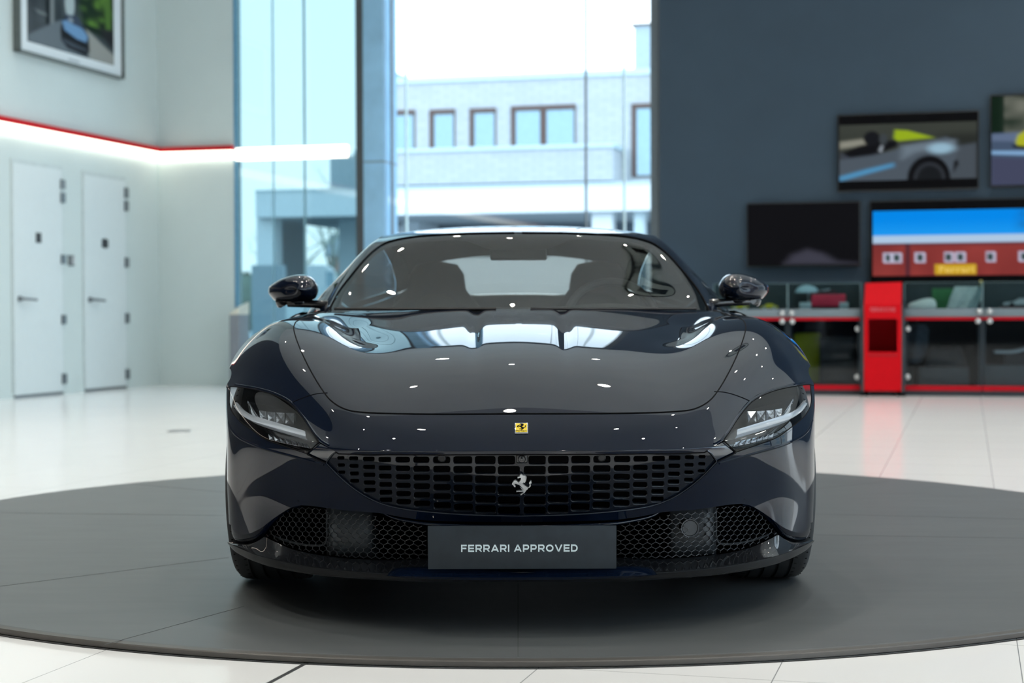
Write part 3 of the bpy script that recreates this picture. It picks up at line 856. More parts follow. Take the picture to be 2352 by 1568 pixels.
# ------------------------------------------------------------------ front surface (bumper, nose, hood, fenders)
def sd(X, yr, z): return (X, yr, z)
c = cpt
NET = [
 # F0 bottom of bumper
 [c(1199,1290,0.14), c(1300,1290,0.145), c(1400,1289,0.155), c(1500,1284,0.18), c(1590,1276,0.215), c(1670,1265,0.262), c(1740,1255,0.325), c(1800,1249,0.392), c(1843,1246,0.515), c(1866,1240,0.67), sd(.965,1.06,.20), sd(.965,1.4,.20), sd(.955,1.95,.20)],
 # F1
 [c(1199,1235,0.12), c(1300,1235,0.125), c(1400,1234,0.14), c(1500,1231,0.165), c(1590,1226,0.205), c(1670,1219,0.258), c(1740,1212,0.33), c(1800,1208,0.398), c(1843,1205,0.512), c(1868,1200,0.665), sd(.972,1.06,.27), sd(.968,1.4,.27), sd(.958,1.95,.27)],
 # F2 grille bottom
 [c(1199,1183,0.085), c(1300,1182,0.091), c(1400,1178,0.11), c(1500,1172,0.14), c(1590,1166,0.184), c(1670,1161,0.243), c(1740,1158,0.325), c(1800,1156,0.4), c(1845,1154,0.512), c(1870,1150,0.66), sd(.977,1.06,.36), sd(.97,1.4,.36), sd(.96,1.95,.36)],
 # F3
 [c(1199,1125,0.043), c(1300,1124,0.049), c(1400,1121,0.067), c(1500,1117,0.1), c(1590,1112,0.147), c(1670,1108,0.212), c(1742,1105,0.302), c(1802,1104,0.388), c(1847,1104,0.507), c(1872,1104,0.66), sd(.981,1.06,.45), sd(.972,1.4,.45), sd(.96,1.95,.45)],
 # F4
 [c(1199,1075,0.016), c(1300,1074,0.021), c(1400,1073,0.037), c(1500,1071,0.069), c(1590,1069,0.115), c(1670,1062,0.182), c(1742,1054,0.276), c(1803,1048,0.372), c(1848,1045,0.505), c(1872,1042,0.66), sd(.983,1.06,.54), sd(.973,1.4,.54), sd(.96,1.95,.54)],
 # L lower headlight
 [c(1199,1048,0.006), c(1300,1048,0.01), c(1400,1047,0.025), c(1500,1046,0.055), c(1590,1043,0.1), c(1672,1030,0.17), c(1742,1012,0.272), c(1804,990,0.385), c(1848,972,0.53), c(1871,965,0.69), sd(.992,1.06,.62), sd(.972,1.4,.62), sd(.957,1.95,.62)],
 # M mid headlight / nose lip
 [c(1199,1036,.0), c(1300,1036,.004), c(1400,1035.5,.018), c(1500,1034.5,.047), c(1590,1031,.094), c(1665,1012,.180), c(1728,975,.315), c(1793,940,.455), c(1844,922,.59), c(1871,920,.74), sd(.992,1.06,.68), sd(.970,1.4,.68), sd(.953,1.95,.68)],
 # N upper headlight
 [c(1199,1029,.006), c(1300,1029,.01), c(1400,1028,.024), c(1500,1026,.054), c(1588,1019,.105), c(1655,990,.215), c(1716,940,.375), c(1778,902,.535), c(1836,886,.67), c(1868,884,.79), sd(.985,1.08,.735), sd(.967,1.42,.735), sd(.948,1.95,.735)],
 # H1 nose top
 [c(1199,1000,.042), c(1300,1000,.046), c(1400,998,.06), c(1500,993,.093), c(1580,980,.155), c(1645,945,.275), c(1705,898,.435), c(1762,862,.60), c(1818,846,.77), c(1863,857,.91), sd(.970,1.13,.785), sd(.960,1.45,.785), sd(.940,1.95,.79)],
 # H2 hood front edge
 [c(1199,948,.135), c(1300,948,.14), c(1400,946,.155), c(1500,940,.19), c(1572,922,.265), c(1632,886,.385), c(1690,843,.54), c(1744,808,.70), c(1796,792,.88), c(1836,805,1.02), sd(.950,1.22,.825), sd(.948,1.5,.825), sd(.928,1.95,.835)],
 # H3
 [c(1199,850,.38), c(1290,851,.385), c(1385,850,.405), c(1478,846,.45), c(1550,831,.535), c(1612,804,.65), c(1668,776,.77), c(1720,755,.90), c(1768,750,1.03), c(1804,768,1.14), sd(.918,1.34,.860), sd(.930,1.58,.855), sd(.912,1.95,.862)],
 # H4
 [c(1199,785,.66), c(1285,787,.665), c(1375,788,.69), c(1460,785,.74), c(1530,775,.82), c(1590,759,.915), c(1645,742,1.01), c(1692,732,1.10), c(1735,730,1.20), c(1768,741,1.30), sd(.860,1.46,.885), sd(.900,1.66,.878), sd(.895,1.97,.882)],
 # H5
 [c(1199,746,.94), c(1280,748,.95), c(1365,750,.98), c(1445,751,1.03), c(1512,748,1.10), c(1570,740,1.175), c(1622,730,1.25), c(1667,724,1.33), c(1704,724,1.42), c(1728,731,1.50), sd(.820,1.60,.902), sd(.860,1.74,.897), sd(.872,2.0,.900)],
 # H6
 [c(1199,722,1.18), c(1275,723,1.19), c(1355,725,1.225), c(1430,728,1.28), c(1495,729,1.345), c(1552,726,1.41), c(1602,720,1.475), c(1644,716,1.545), c(1676,717,1.62), c(1694,722,1.69), sd(.785,1.74,.912), sd(.830,1.85,.908), sd(.852,2.03,.910)],
 # C cowl
 [c(1199,709,1.37), c(1272,709,1.38), c(1350,709.5,1.41), c(1424,710,1.46), c(1488,711,1.52), c(1544,711,1.585), c(1592,711,1.645), c(1630,712,1.71), c(1655,715,1.78), c(1668,719,1.83), sd(.765,1.87,.915), sd(.805,1.95,.915), sd(.84,2.06,.917)],
]
def hood_disp(S, u, v):
    """power dome between two shallow channels that open towards the windscreen, plus the dip beside each fender crown"""
    X = np.abs(S[:, 0]); Y = S[:, 1]
    d = np.zeros_like(S)
    g = np.clip((Y - 0.30) / 0.8, 0, 1); g = g * g * (3 - 2 * g)
    xv = 0.142 + 0.012 * g                      # channel centre
    ch = np.exp(-((X - xv) / 0.022) ** 2)
    d[:, 2] += -0.009 * g * ch
    e = np.clip((Y - 0.58) / 0.35, 0, 1) * np.clip((1.6 - Y) / 0.35, 0, 1); e = e * e * (3 - 2 * e)
    xd = 0.505 + 0.24 * (Y - 0.85)
    d[:, 2] += -0.027 * e * np.exp(-((X - xd) / 0.075) ** 2)
    return d
FS = Surf(NET, disp=hood_disp)
FS._build()

car = thing('sports_car', (XC, Y0 + 2.3, ZD), 'glossy midnight blue sports coupe parked nose-on in the middle of the dark turntable', 'car')

VM = FS.R - 1.0
# outlines, right half, in photo pixels
hood_edge = catmull([(1199,949.5),(1300,949.5),(1400,949),(1500,947),(1560,944),(1590,940),(1615,930),(1636,914),(1655,888),(1675,853),(1690,822),(1703,790),(1711,764),(1713,748),(1708,736)], 5)
he = FS.path(hood_edge, 2)
k_ = he[-1]
hood_back = [(k_[0] + (7.3 - k_[0]) * t, k_[1] + (VM - k_[1]) * t) for t in np.linspace(0, 1, 16)[1:]]
hood_top = [(u, VM) for u in np.linspace(7.3, 0, 50)[1:]]
hood_mid = [(0.0, v) for v in np.linspace(VM, he[0][1], 60)[1:]]
he[0] = (0.0, he[0][1])
hood_out = he + hood_back + hood_top + hood_mid
build_panel('hood', [panel_tris(FS, hood_out, step=0.07)], paint, car, both=True)
seam('hood_gap', FS, he + hood_back, 0.0022, gap_m, car)

hl_top = catmull([(1861,883),(1852,883),(1838,885),(1800,891.5),(1760,904),(1727,923),(1698,957),(1676,991),(1662,1011)], 4)
hl_bot = catmull([(1690,1038),(1746,1019),(1785,1004),(1812,985),(1838,965),(1856,944),(1863,925),(1863,902),(1861,883)], 4)
corner_seam = [(1641,899),(1660,900),(1679,904),(1704,912.6),(1727,923)]
wedge_in = [(1662,1011),(1625,1034)]
grille_top = [(1625,1034.5),(1618,1039),(1560,1041),(1400,1043),(1199,1043.5)]
grille_side = catmull([(1625,1034.5),(1635,1042),(1644,1053),(1649,1061)], 3)
grille_bot = catmull([(1649,1061),(1617,1094),(1585,1121),(1556,1140),(1527,1154),(1486,1166),(1403,1177),(1307,1184),(1199,1187)], 4)
arch = lambda a: ('s', 1.0 - .372 * math.cos(math.radians(a)), .362 + .372 * math.sin(math.radians(a)))

def rev(l): return list(reversed(l))
# fender
ks = FS.path(catmull(corner_seam, 4), 2)
hlt = FS.path(hl_top, 2)
i923 = min(range(len(hlt)), key=lambda i: (hlt[i][0] - ks[-1][0]) ** 2 + (hlt[i][1] - ks[-1][1]) ** 2)
ih = min(range(len(he)), key=lambda i: (he[i][0] - ks[0][0]) ** 2 + (he[i][1] - ks[0][1]) ** 2)
arch_up = FS.path([arch(a) for a in np.linspace(124, 56, 22)][::-1], 2)     # rear part over the top, front to back order fixed below
front_ang = 58.0
arch_pts = FS.path([arch(a) for a in np.linspace(front_ang, 205, 50)], 2)
fen = he[ih:] + hood_back + [(u, VM) for u in np.linspace(7.3, FS.C - 1, 30)[1:]]
fen += [(FS.C - 1.0, v) for v in np.linspace(VM, 0.15, 60)[1:]]
e_ = arch_pts[-1]
fen += [(FS.C - 1 + (e_[0] - FS.C + 1) * t, 0.15 + (e_[1] - 0.15) * t) for t in np.linspace(0, 1, 12)[1:-1]]
fen += rev(arch_pts)
fen += FS.path([arch(front_ang), (1861,883)], 4)[1:-1] + hlt[:i923 + 1] + rev(ks)[1:]
fen_p = panel_tris(FS, fen, step=0.08)
for s in (1, -1): build_panel('front_fender', [fen_p], paint, car, side=s)
seam('fender_gap', FS, ks, 0.0016, gap_m, car)
seam('bumper_side_gap', FS, FS.path([(1861,883), arch(front_ang)], 6), 0.0016, gap_m, car)

# bumper: nose panel above the grille and the lower bumper
gt = FS.path(rev(grille_top), 4); gt[0] = (0.0, gt[0][1])
wi = FS.path(wedge_in, 4)
nose = [(0.0, v) for v in np.linspace(he[0][1] - 0.03, gt[0][1], 30)] + gt[1:] + rev(wi) + rev(hlt[i923:]) + rev(ks)
nose += [(p[0], p[1] - 0.03) for p in rev(he[:ih])][:-1]
nose_p = panel_tris(FS, nose, step=0.07)
gb = FS.path(grille_bot, 2); gb[-1] = (0.0, gb[-1][1])
hlb = FS.path(hl_bot, 2)
lobe = catmull([(1862,1200),(1860,1208),(1856,1215),(1843,1222),(1828,1222),(1808,1215),(1792,1206),(1770,1189),(1748,1174),(1727,1162),(1705,1156.5)], 4)
intake_top = catmull([(1705,1156.5),(1680,1158),(1642,1163.5),(1594,1170),(1540,1174),(1515,1177),(1470,1186),(1416,1193),(1310,1197),(1199,1199)], 4)
lb = FS.path(lobe, 2); it_ = FS.path(intake_top, 2); it_[-1] = (0.0, it_[-1][1])
af = FS.path([arch(a) for a in np.linspace(front_ang, -17, 26)], 2)
low = rev(gb) + FS.path([(1649,1061),(1690,1038)], 4)[1:] + hlb[1:]
low += FS.path([(1861,883), arch(front_ang)], 4)[1:] + af[1:]
low += FS.path([arch(-17), (1862,1200)], 4)[1:] + lb[1:] + it_[1:]
low_p = panel_tris(FS, low, step=0.07)
build_panel('front_bumper', [nose_p, low_p], paint, car, both=True)
seam('nose_lip_gap', FS, gt, 0.002, gap_m, car)
# ------------------------------------------------------------------ grille
GO = -0.009          # grille sits a little behind the nose
gout = gt[::1]
grille_out = gt[:1] + gt[1:] + FS.path(grille_side, 2)[1:] + gb[1:] + [(0.0, v) for v in np.linspace(gb[-1][1], gt[0][1], 24)[1:-1]]
COLX = [(1204,1253),(1260,1306),(1314,1356),(1365,1403),(1413,1449),(1458,1490),(1502,1529),(1540,1565),(1578,1597),(1609.5,1624.5)]
ROWN = [6,6,6,6,6,6,6,5,4,3]
RC = {1: [613,685,755,827,899,971], 6: [605,667,727,787,844,898], 9: [590,643,695,745,795,845]}
RH = {1: 55, 6: 35, 9: 24}
def lerp3(D, k, i):
    g = (lambda x: D[x][i]) if i is not None else (lambda x: D[x])
    if k <= 6: return g(1) + (g(6) - g(1)) * (k - 1) / 5
    return g(6) + (g(9) - g(6)) * (k - 6) / 3
holes = []
def rrect(x0, x1, y0, y1, r, n=4):
    r = min(r, (x1 - x0) * .48, (y1 - y0) * .48); o = []
    for cx_, cy_, a0 in ((x1 - r, y0 + r, -90), (x1 - r, y1 - r, 0), (x0 + r, y1 - r, 90), (x0 + r, y0 + r, 180)):
        for k in range(n + 1):
            a = math.radians(a0 + 90 * k / n); o.append((cx_ + r * math.cos(a), cy_ + r * math.sin(a)))
    return o
for k, (x0, x1) in enumerate(COLX):
    for r_ in range(ROWN[k]):
        cy_ = 863.2 + lerp3(RC, k, r_) / 3.136; hh = lerp3(RH, k, None) / 3.136 * (1.07 - 0.012 * r_)
        xs = x0 - (0 if k else 0)
        if k == 0 and r_ == 0: xs = 1214.7
        sh = -r_ * 0.9 * (k / 9)
        holes.append([FS.px(x + sh, y) for x, y in rrect(xs - 1, x1 + 1, cy_ - hh / 2, cy_ + hh / 2, 5.5 if k < 6 else 3.5)])
gp = panel_tris(FS, grille_out, holes, step=0.09, off=GO)
grille = build_panel('grille', [gp], mat('grille_gloss_panel', (0.004, 0.007, 0.014), rough=0.6, spec=.05, coat=1.0, coat_rough=0.02, var=0.02), car, both=True)
# hole walls
mb = MB()
for h in holes:
    u = np.array([p[0] for p in h]); v = np.array([p[1] for p in h])
    A, N = FS.evn(u, v, GO - .0012); B = A + np.array([0, 0.016, 0.002]); n = len(h)
    uc, vc = u.mean(), v.mean(); ku = (np.ptp(u) + .022) / np.ptp(u); kv = (np.ptp(v) + .050) / np.ptp(v)
    O, _ = FS.evn(uc + (u - uc) * ku, vc + (v - vc) * kv, GO + .0004)
    for sg in (1, -1):
        a = to_world(A * [sg, 1, 1]); b = to_world(B * [sg, 1, 1]); o = to_world(O * [sg, 1, 1])
        mb.add(list(o) + list(a) + list(b), [(k + i, k + (i + 1) % n, k + n + (i + 1) % n, k + n + i) for k in (0, n) for i in range(n)])
o = mb.build('hole_edges', mat('hole_edge_gloss', (.010, .013, .018), rough=.3, coat=1, coat_rough=.05), grille, smooth=True, autosmooth=1.3)
o['kind'] = 'stuff'
# bright moulding round the grille opening
gl = FS.path(grille_side, 2) + gb[1:]
seam('grille_moulding', FS, gl, 0.0022, mat('satin_edge', (0.10, 0.11, 0.13), rough=0.18, metal=0.7), car, off=-0.004)
# body edge return between bodywork and the set-back grille
def return_strip(name, uv, depth, m, parent):
    u = np.array([p[0] for p in uv]); v = np.array([p[1] for p in uv])
    A, N = FS.evn(u, v, 0); B, _ = FS.evn(u, v, depth)
    for sg in (1, -1):
        MB().grid([list(to_world(A * [sg, 1, 1])), list(to_world(B * [sg, 1, 1]))]).build(name, m, parent, smooth=True)
return_strip('opening_edge', gt + FS.path(grille_side, 2)[1:] + gb[1:], GO - 0.004, paint, car)
# radiator behind
pr = [(0.0, gt[0][1])] + gt[1:] + FS.path(grille_side, 2)[1:] + gb[1:] + [(0.0, gb[-1][1])]
build_panel('radiator', [panel_tris(FS, pr, step=0.3, off=-0.07)], mat('radiator_black', (0.0025, 0.0025, 0.003), rough=0.7, spec=0.1), car, both=True)

def on_fs(px, py, off=0.0):
    u, v = FS.px(px, py); P, N = FS.evn([u], [v], off)
    return Vector(to_world(P)[0]), Vector(N[0])
def disc_stack(mb, c, n, prof, seg=24):
    return mb.lathe([(r, h) for r, h in prof], n, c, seg)
# parking sensors and camera
for px_ in (1013.5, 1384.0):
    pxx = px_ if px_ > 1199 else 2 * 1199 - px_ - 1
    p, n = on_fs(pxx, 1054, GO)
    if px_ < 1199: p.x = 2 * XC - p.x; n.x = -n.x
    b = MB(); disc_stack(b, p - n * 0.012, n, [(0.0, -0.02), (0.0115, -0.02), (0.0115, 0.012), (0.0105, 0.014), (0.0085, 0.0145), (0.008, 0.013), (0.0, 0.013)])
    b.build('parking_sensor', black_matt, grille, smooth=True)
p, n = on_fs(1202, 1055, GO); p.x = XC; n.x = 0; n.normalize()
b = MB()
hw = .0155
b.hexa([p + Vector(q) for q in [(-hw, -.004, -.014), (hw, -.004, -.014), (hw, .03, -.014), (-hw, .03, -.014), (-hw, -.008, .013), (hw, -.008, .013), (hw, .03, .013), (-hw, .03, .013)]])
cm = b.build('front_camera', black_gloss, grille, bevel=0.005, seg=3)
b = MB(); disc_stack(b, p - n * .001, n, [(0, .011), (.003, .011), (.0035, .008), (.008, .0065), (.0105, .0095), (.0115, .006), (.0115, -.01)])
b.build('camera_lens', mat('lens_glass_dark', (.01, .012, .018), rough=.05, coat=1), cm, smooth=True)

# emblem: rearing horse, traced
HORSE = [
 [(780,1085),(800,1072),(830,1060),(815,1048),(845,1030),(862,1045),(885,1060),(890,1085),(886,1120),(874,1150),(862,1180),(855,1200),(840,1215),(800,1218),(782,1203),(800,1180),(826,1145),(838,1115),(836,1098),(822,1086),(800,1098),(782,1098)],
 [(880,1052),(915,1062),(905,1075),(932,1085),(910,1095),(930,1112),(908,1119),(926,1137),(905,1145),(918,1163),(896,1167),(907,1192),(880,1180),(858,1196),(872,1150),(884,1110)],
 [(786,1200),(850,1192),(880,1225),(915,1255),(945,1280),(952,1300),(928,1325),(905,1358),(866,1340),(878,1305),(862,1285),(848,1265),(820,1240),(798,1216)],
 [(806,1212),(762,1192),(738,1182),(707,1222),(689,1214),(720,1156),(748,1142),(794,1182)],
 [(802,1222),(750,1204),(726,1207),(742,1245),(748,1264),(734,1268),(713,1236),(702,1196),(740,1181),(800,1198)],
 [(908,1345),(872,1355),(800,1356),(766,1362),(760,1352),(800,1341),(848,1337),(873,1318)],
 [(878,1335),(908,1352),(897,1376),(862,1400),(852,1416),(824,1421),(834,1404),(876,1372),(868,1352)],
 [(938,1282),(962,1286),(988,1266),(998,1238),(990,1208),(1013,1192),(1003,1183),(1008,1168),(998,1150),(984,1166),(968,1186),(976,1215),(978,1248),(958,1274)],
 [(826,1276),(846,1300),(866,1316),(870,1302),(852,1290)],
]
def horse(mb, origin, ex, ey, k, depth):
    """origin: world point of the trace pixel (848,1225); k metres per trace pixel"""
    nn = ex.cross(ey)
    for poly in HORSE:
        q = catmull(poly, 3, closed=True)
        pts = [origin + ex * ((x - 848) * k) + ey * ((1225 - y) * k) for x, y in q]
        poly_solid(mb, pts, nn, depth)
    return mb
p, n = on_fs(1202, 1112, GO); p.x = XC - .0005; n.x = 0; n.normalize()
kk = (4.6 / F_PX) / 7.129
ex = Vector((1, 0, 0)); ey = Vector((0, -n.z, -n.y)).normalized()
ey = n.cross(ex).normalized()
if ey.z < 0: ey = -ey
hb = horse(MB(), p + n * .006, ex, ey, kk, .006)
hb.build('horse_emblem', satin_silver, grille, label='silver rearing horse emblem')

# hood badge: yellow enamel in a chrome frame
p, n = on_fs(1202, 984, 0.0); p.x = XC - .0005; n.x = 0; n.normalize()
ex = Vector((1, 0, 0)); ey = n.cross(ex).normalized(); ey = ey if ey.z > 0 else -ey
kx = 4.63 / F_PX
bw, bh = 15.5 * kx, 15.5 * kx / 0.80
def quad_box(mb, c, ex, ey, n, hw, hh, d0, d1):
    q = [(-hw, -hh), (hw, -hh), (hw, hh), (-hw, hh)]
    return mb.hexa([c + ex * a + ey * b + n * d0 for a, b in q] + [c + ex * a + ey * b + n * d1 for a, b in q])
badge = quad_box(MB(), p, ex, ey, n, bw, bh, -.004, .003).build('nose_badge', chrome, car, bevel=.0012, label='yellow enamel badge with a black rearing horse')
quad_box(MB(), p, ex, ey, n, bw * .86, bh * .86, .0, .0035).build('enamel', mat('yellow_enamel', (.85, .62, .01), rough=.25, coat=.8), badge)
mb = MB(); horse(mb, p + ey * .004 + n * .0036, ex, ey, bw * 1.35 / 325, .0008)
mb.build('badge_horse', gap_m, badge)
tv, tf = text_mesh('Ferrari', bw * 1.5, bh * .28, .012)
mb = MB(); mb.add([p + n * .0042 + ex * (x - bw * .75) + ey * (y - bh * .76) for x, y in tv], tf); mb.build('badge_lettering', gap_m, badge)

# ------------------------------------------------------------------ headlights
wedge = FS.path([(1662,1011.5),(1690,1040),(1649,1059.5)], 4) + rev(FS.path(grille_side, 2))[0:] + FS.path([(1625,1034.5),(1662,1011.5)], 4)[1:]
wedge_p = panel_tris(FS, wedge, step=0.06, off=-0.004)
lens_out = hlt[i923:] + hlb[1:] + hlt[:i923]
lens_out = rev(hlt)[0:0] + hlt + FS.path([(1662,1011),(1690,1038)], 4)[1:] + hlb[1:]
lens_p = panel_tris(FS, lens_out, step=0.06)
bowl_p = panel_tris(FS, lens_out, step=0.10, off=-0.062)
drl_m = mat('light_guide', (0.46, 0.50, 0.54), rough=0.15, spec=0.6, coat=0.7, emit=(0.8, 0.9, 1.0), estr=0.0)
bowl_m = mat('headlight_bowl', (0.006, 0.0065, 0.008), rough=0.25, coat=.5)
crystal = mat('reflector_crystal', (0.55, 0.58, 0.62), rough=0.12, metal=0.9, var=.5, scale=90)
def uvline(pts, n=8, k=2):
    return FS.path(catmull(pts, n), k)
def ribbon(S_uv_top, S_uv_bot, o_top, o_mid, o_bot, side, thick=0.012):
    """rounded bar between two curves at given offsets behind the lens"""
    rows = []
    n = min(len(S_uv_top), len(S_uv_bot))
    a = np.array(S_uv_top)[np.linspace(0, len(S_uv_top) - 1, n).astype(int)]; b = np.array(S_uv_bot)[np.linspace(0, len(S_uv_bot) - 1, n).astype(int)]
    for t, o in zip((0, 0, .12, .3, .5, .7, .88, 1, 1), (o_top - thick, o_top, o_mid + .004, o_mid + .001, o_mid, o_mid + .001, o_mid + .004, o_bot, o_bot - thick)):
        q = a + (b - a) * t
        P, N = FS.evn(q[:, 0], q[:, 1], o)
        rows.append(list(to_world(P * [side, 1, 1])))
    return rows
drl_top = uvline([(1697,979),(1740,966),(1790,951),(1824,940),(1843,928),(1855,915)])
drl_bot = uvline([(1695,996),(1740,984),(1790,970),(1822,960),(1846,945),(1860,926)])
blade_a = uvline([(1795,949),(1812,930),(1832,903)]); blade_b = uvline([(1826,940),(1830,930),(1838,890)])
for side in (1, -1):
    hl = build_panel('headlight', [bowl_p], bowl_m, car, side=side)
    build_panel('lens', [lens_p], lens_glass, hl, side=side)
    MB().grid(ribbon(drl_top, drl_bot, -.014, -.011, -.014, side, .004)).build('light_strip', drl_m, hl, smooth=True, label='white light strip')
    MB().grid(ribbon(blade_a, blade_b, -.035, -.028, -.028, side)).build('reflector_blade', chrome, hl, smooth=True)
    # projector modules: rows of little reflector cells
    for (x0, x1, ya, yb, n_, sl, off) in ((1729, 1811, 922, 945, 4, -0.11, -.045), (1699, 1795, 990, 1008, 7, -0.18, -.04)):
        b = MB()
        for k in range(n_):
            xa = x0 + (x1 - x0) * k / n_ + 1.2; xb = x0 + (x1 - x0) * (k + 1) / n_ - 1.2
            q = []
            for (x, y) in ((xa, yb), (xb, yb), (xb, ya), (xa, ya)):
                u, v = FS.px(x, y + (x - (x0 + x1) / 2) * sl); q.append((u, v))
            u = [t[0] for t in q]; v = [t[1] for t in q]
            P0, _ = FS.evn(u, v, off); P1, _ = FS.evn(u, v, off + .010)
            P0 = to_world(P0 * [side, 1, 1]); P1 = to_world(P1 * [side, 1, 1])
            cc = P1.mean(0) + (P0.mean(0) - P1.mean(0)) * .45
            b.add(list(P1) + list(P0) + [cc], [(0, 1, 8), (1, 2, 8), (2, 3, 8), (3, 0, 8), (0, 1, 5, 4), (1, 2, 6, 5), (2, 3, 7, 6), (3, 0, 4, 7)])
        b.build('projector_row', crystal, hl)
    build_panel('headlight_corner_trim', [wedge_p], mat('navy_trim_gloss', (0.003, 0.008, 0.02), rough=.2, coat=1, coat_rough=.004, spec=.9), car, side=side)
seam('headlight_gap', FS, lens_out + lens_out[:1], 0.0017, gap_m, car)
lip = FS.path(catmull([(1850,878),(1835,880.5),(1800,887),(1760,899),(1725,919),(1695,955),(1673,990),(1656,1009),(1640,1019)], 4), 2)
seam('headlight_lip', FS, lip, 0.0042, paint, car, off=-0.0016)
seam('headlight_gap', FS, FS.path([(1649,1059.5),(1690,1040)], 6), 0.0016, gap_m, car)
# painted rib that runs under the headlight
rib = FS.path(catmull([(1652,1064),(1700,1050),(1740,1039),(1790,1025),(1818,1014),(1844,1000),(1858,985),(1866,965)], 6), 2)
seam('headlight_rib', FS, rib, 0.0042, paint, car, off=-0.0012)

# ------------------------------------------------------------------ lower lobe flange, intakes
lobe_low = [(1859,1226),(1856,1232),(1848,1240),(1834,1243.5),(1818,1242),(1802,1236.5),(1786,1226),(1768,1203),(1745,1180),(1722,1164.5),(1705,1161)]
ll = catmull(lobe_low, 4)
nL = len(lb)
A, _ = FS.evn([p[0] for p in lb], [p[1] for p in lb])
q = np.array(ll)[np.linspace(0, len(ll) - 1, nL)[:].astype(int)]
B = []
for i in range(nL):
    B.append(cpt(q[i][0], q[i][1], A[i][1] + 0.05))
B = np.array(B)
mb = MB()
for sg in (1, -1):
    rows = []
    for t in np.linspace(0, 1, 7):
        bow = math.sin(t * math.pi) * 0.004
        M = A + (B - A) * t; M[:, 1] -= bow; M[:, 2] -= bow
        rows.append(list(to_world(M * [sg, 1, 1])))
    MB().grid(rows).build('bumper_flange', paint, car, smooth=True, autosmooth=.5)
return_strip('intake_upper_edge', it_, -0.05, paint, car)

# blade under the grille slot
for sg in (1, -1):
    top = [(1516,1171.5),(1508,1179),(1490,1187),(1450,1196),(1416,1201.5),(1330,1206),(1199,1208)]
    tp = catmull(top, 5); pts = []
    for x, y in tp:
        yr = .15 - .055 * min(1, max(0, (1516 - x) / 120)) if x > 1396 else .095
        pp = cpt(x, y, yr + .02); pts.append(Vector((XC + sg * pp[0], Y0 + pp[1], pp[2])))
    MB().tube(pts, 0.0045, 8).build('intake_blade', paint, car, smooth=True)
# dark cavity behind the intakes
mb = MB()
def W(X, yr, z): return Vector((XC + X, Y0 + yr, z))
cl = [(-.80, .64), (-.70, .46), (-.3, .40), (.3, .40), (.70, .46), (.80, .64)]
mb.grid([[W(x, y, .19) for x, y in cl], [W(x, y, .50) for x, y in cl]])
mb.add([W(-.66, .28, .365), W(.66, .28, .365), W(.66, .42, .38), W(-.66, .42, .38)], [(0, 1, 2, 3)])
mb.build('intake_cavity', mat('cavity_black', (.002, .002, .0022), rough=.9, spec=.05), car)
# honeycomb mesh in the side intakes
INTAKE = catmull([(1418,1209),(1460,1198),(1499,1190),(1545,1181),(1594,1174),(1642,1168),(1690,1161.5),(1722,1164),(1748,1181),(1768,1203),(1786,1226)], 4) + catmull([(1786,1226),(1770,1233),(1722,1255),(1642,1271),(1537,1281),(1418,1281)], 4)[1:]
IP = np.array(INTAKE)
def in_poly(x, y, pl=IP):
    c_ = False; n = len(pl)
    for i in range(n):
        x1, y1 = pl[i]; x2, y2 = pl[(i + 1) % n]
        if (y1 > y) != (y2 > y) and x < (x2 - x1) * (y - y1) / (y2 - y1) + x1: c_ = not c_
    return c_
def mesh_yr(x): # depth of the mesh plane behind the nose, by photo column
    t = (x - 1199) / 587
    return .15 + .02 * t + .24 * t**4
def cell_w(x): return 21.0 - 7.0 * min(1, max(0, (x - 1418) / 320))
honey = MB()
segs = []
rowh = 10.6
# hexagon net (flat wavy rows joined by short diagonals), spacing shrinks towards the outside
xs_ = [1405]
while xs_[-1] < 1800: xs_.append(xs_[-1] + cell_w(xs_[-1]) / 2)
ny = 17
def node(i, j, lo):
    x = xs_[i]; y = 1150 + j * rowh + (0 if lo else -5.2) + 0.045 * (1600 - x)
    return (x, y)
edges_ = []
for j in range(ny):
    for i in range(len(xs_) - 1):
        a_lo = (i + j) % 2 == 0
        edges_.append((node(i, j, a_lo), node(i + 1, j, not a_lo)))
        if a_lo: edges_.append((node(i, j, True), node(i, j + 1, False)))
def clip(a, b):
    ia, ib = in_poly(*a), in_poly(*b)
    if not ia and not ib: return None
    if ia and ib: return a, b
    lo, hi = (a, b) if ia else (b, a)
    s, e = 0.0, 1.0
    for _ in range(12):
        m_ = (s + e) / 2; x = lo[0] + (hi[0] - lo[0]) * m_; y = lo[1] + (hi[1] - lo[1]) * m_
        if in_poly(x, y): s = m_
        else: e = m_
    return lo, (lo[0] + (hi[0] - lo[0]) * s, lo[1] + (hi[1] - lo[1]) * s)
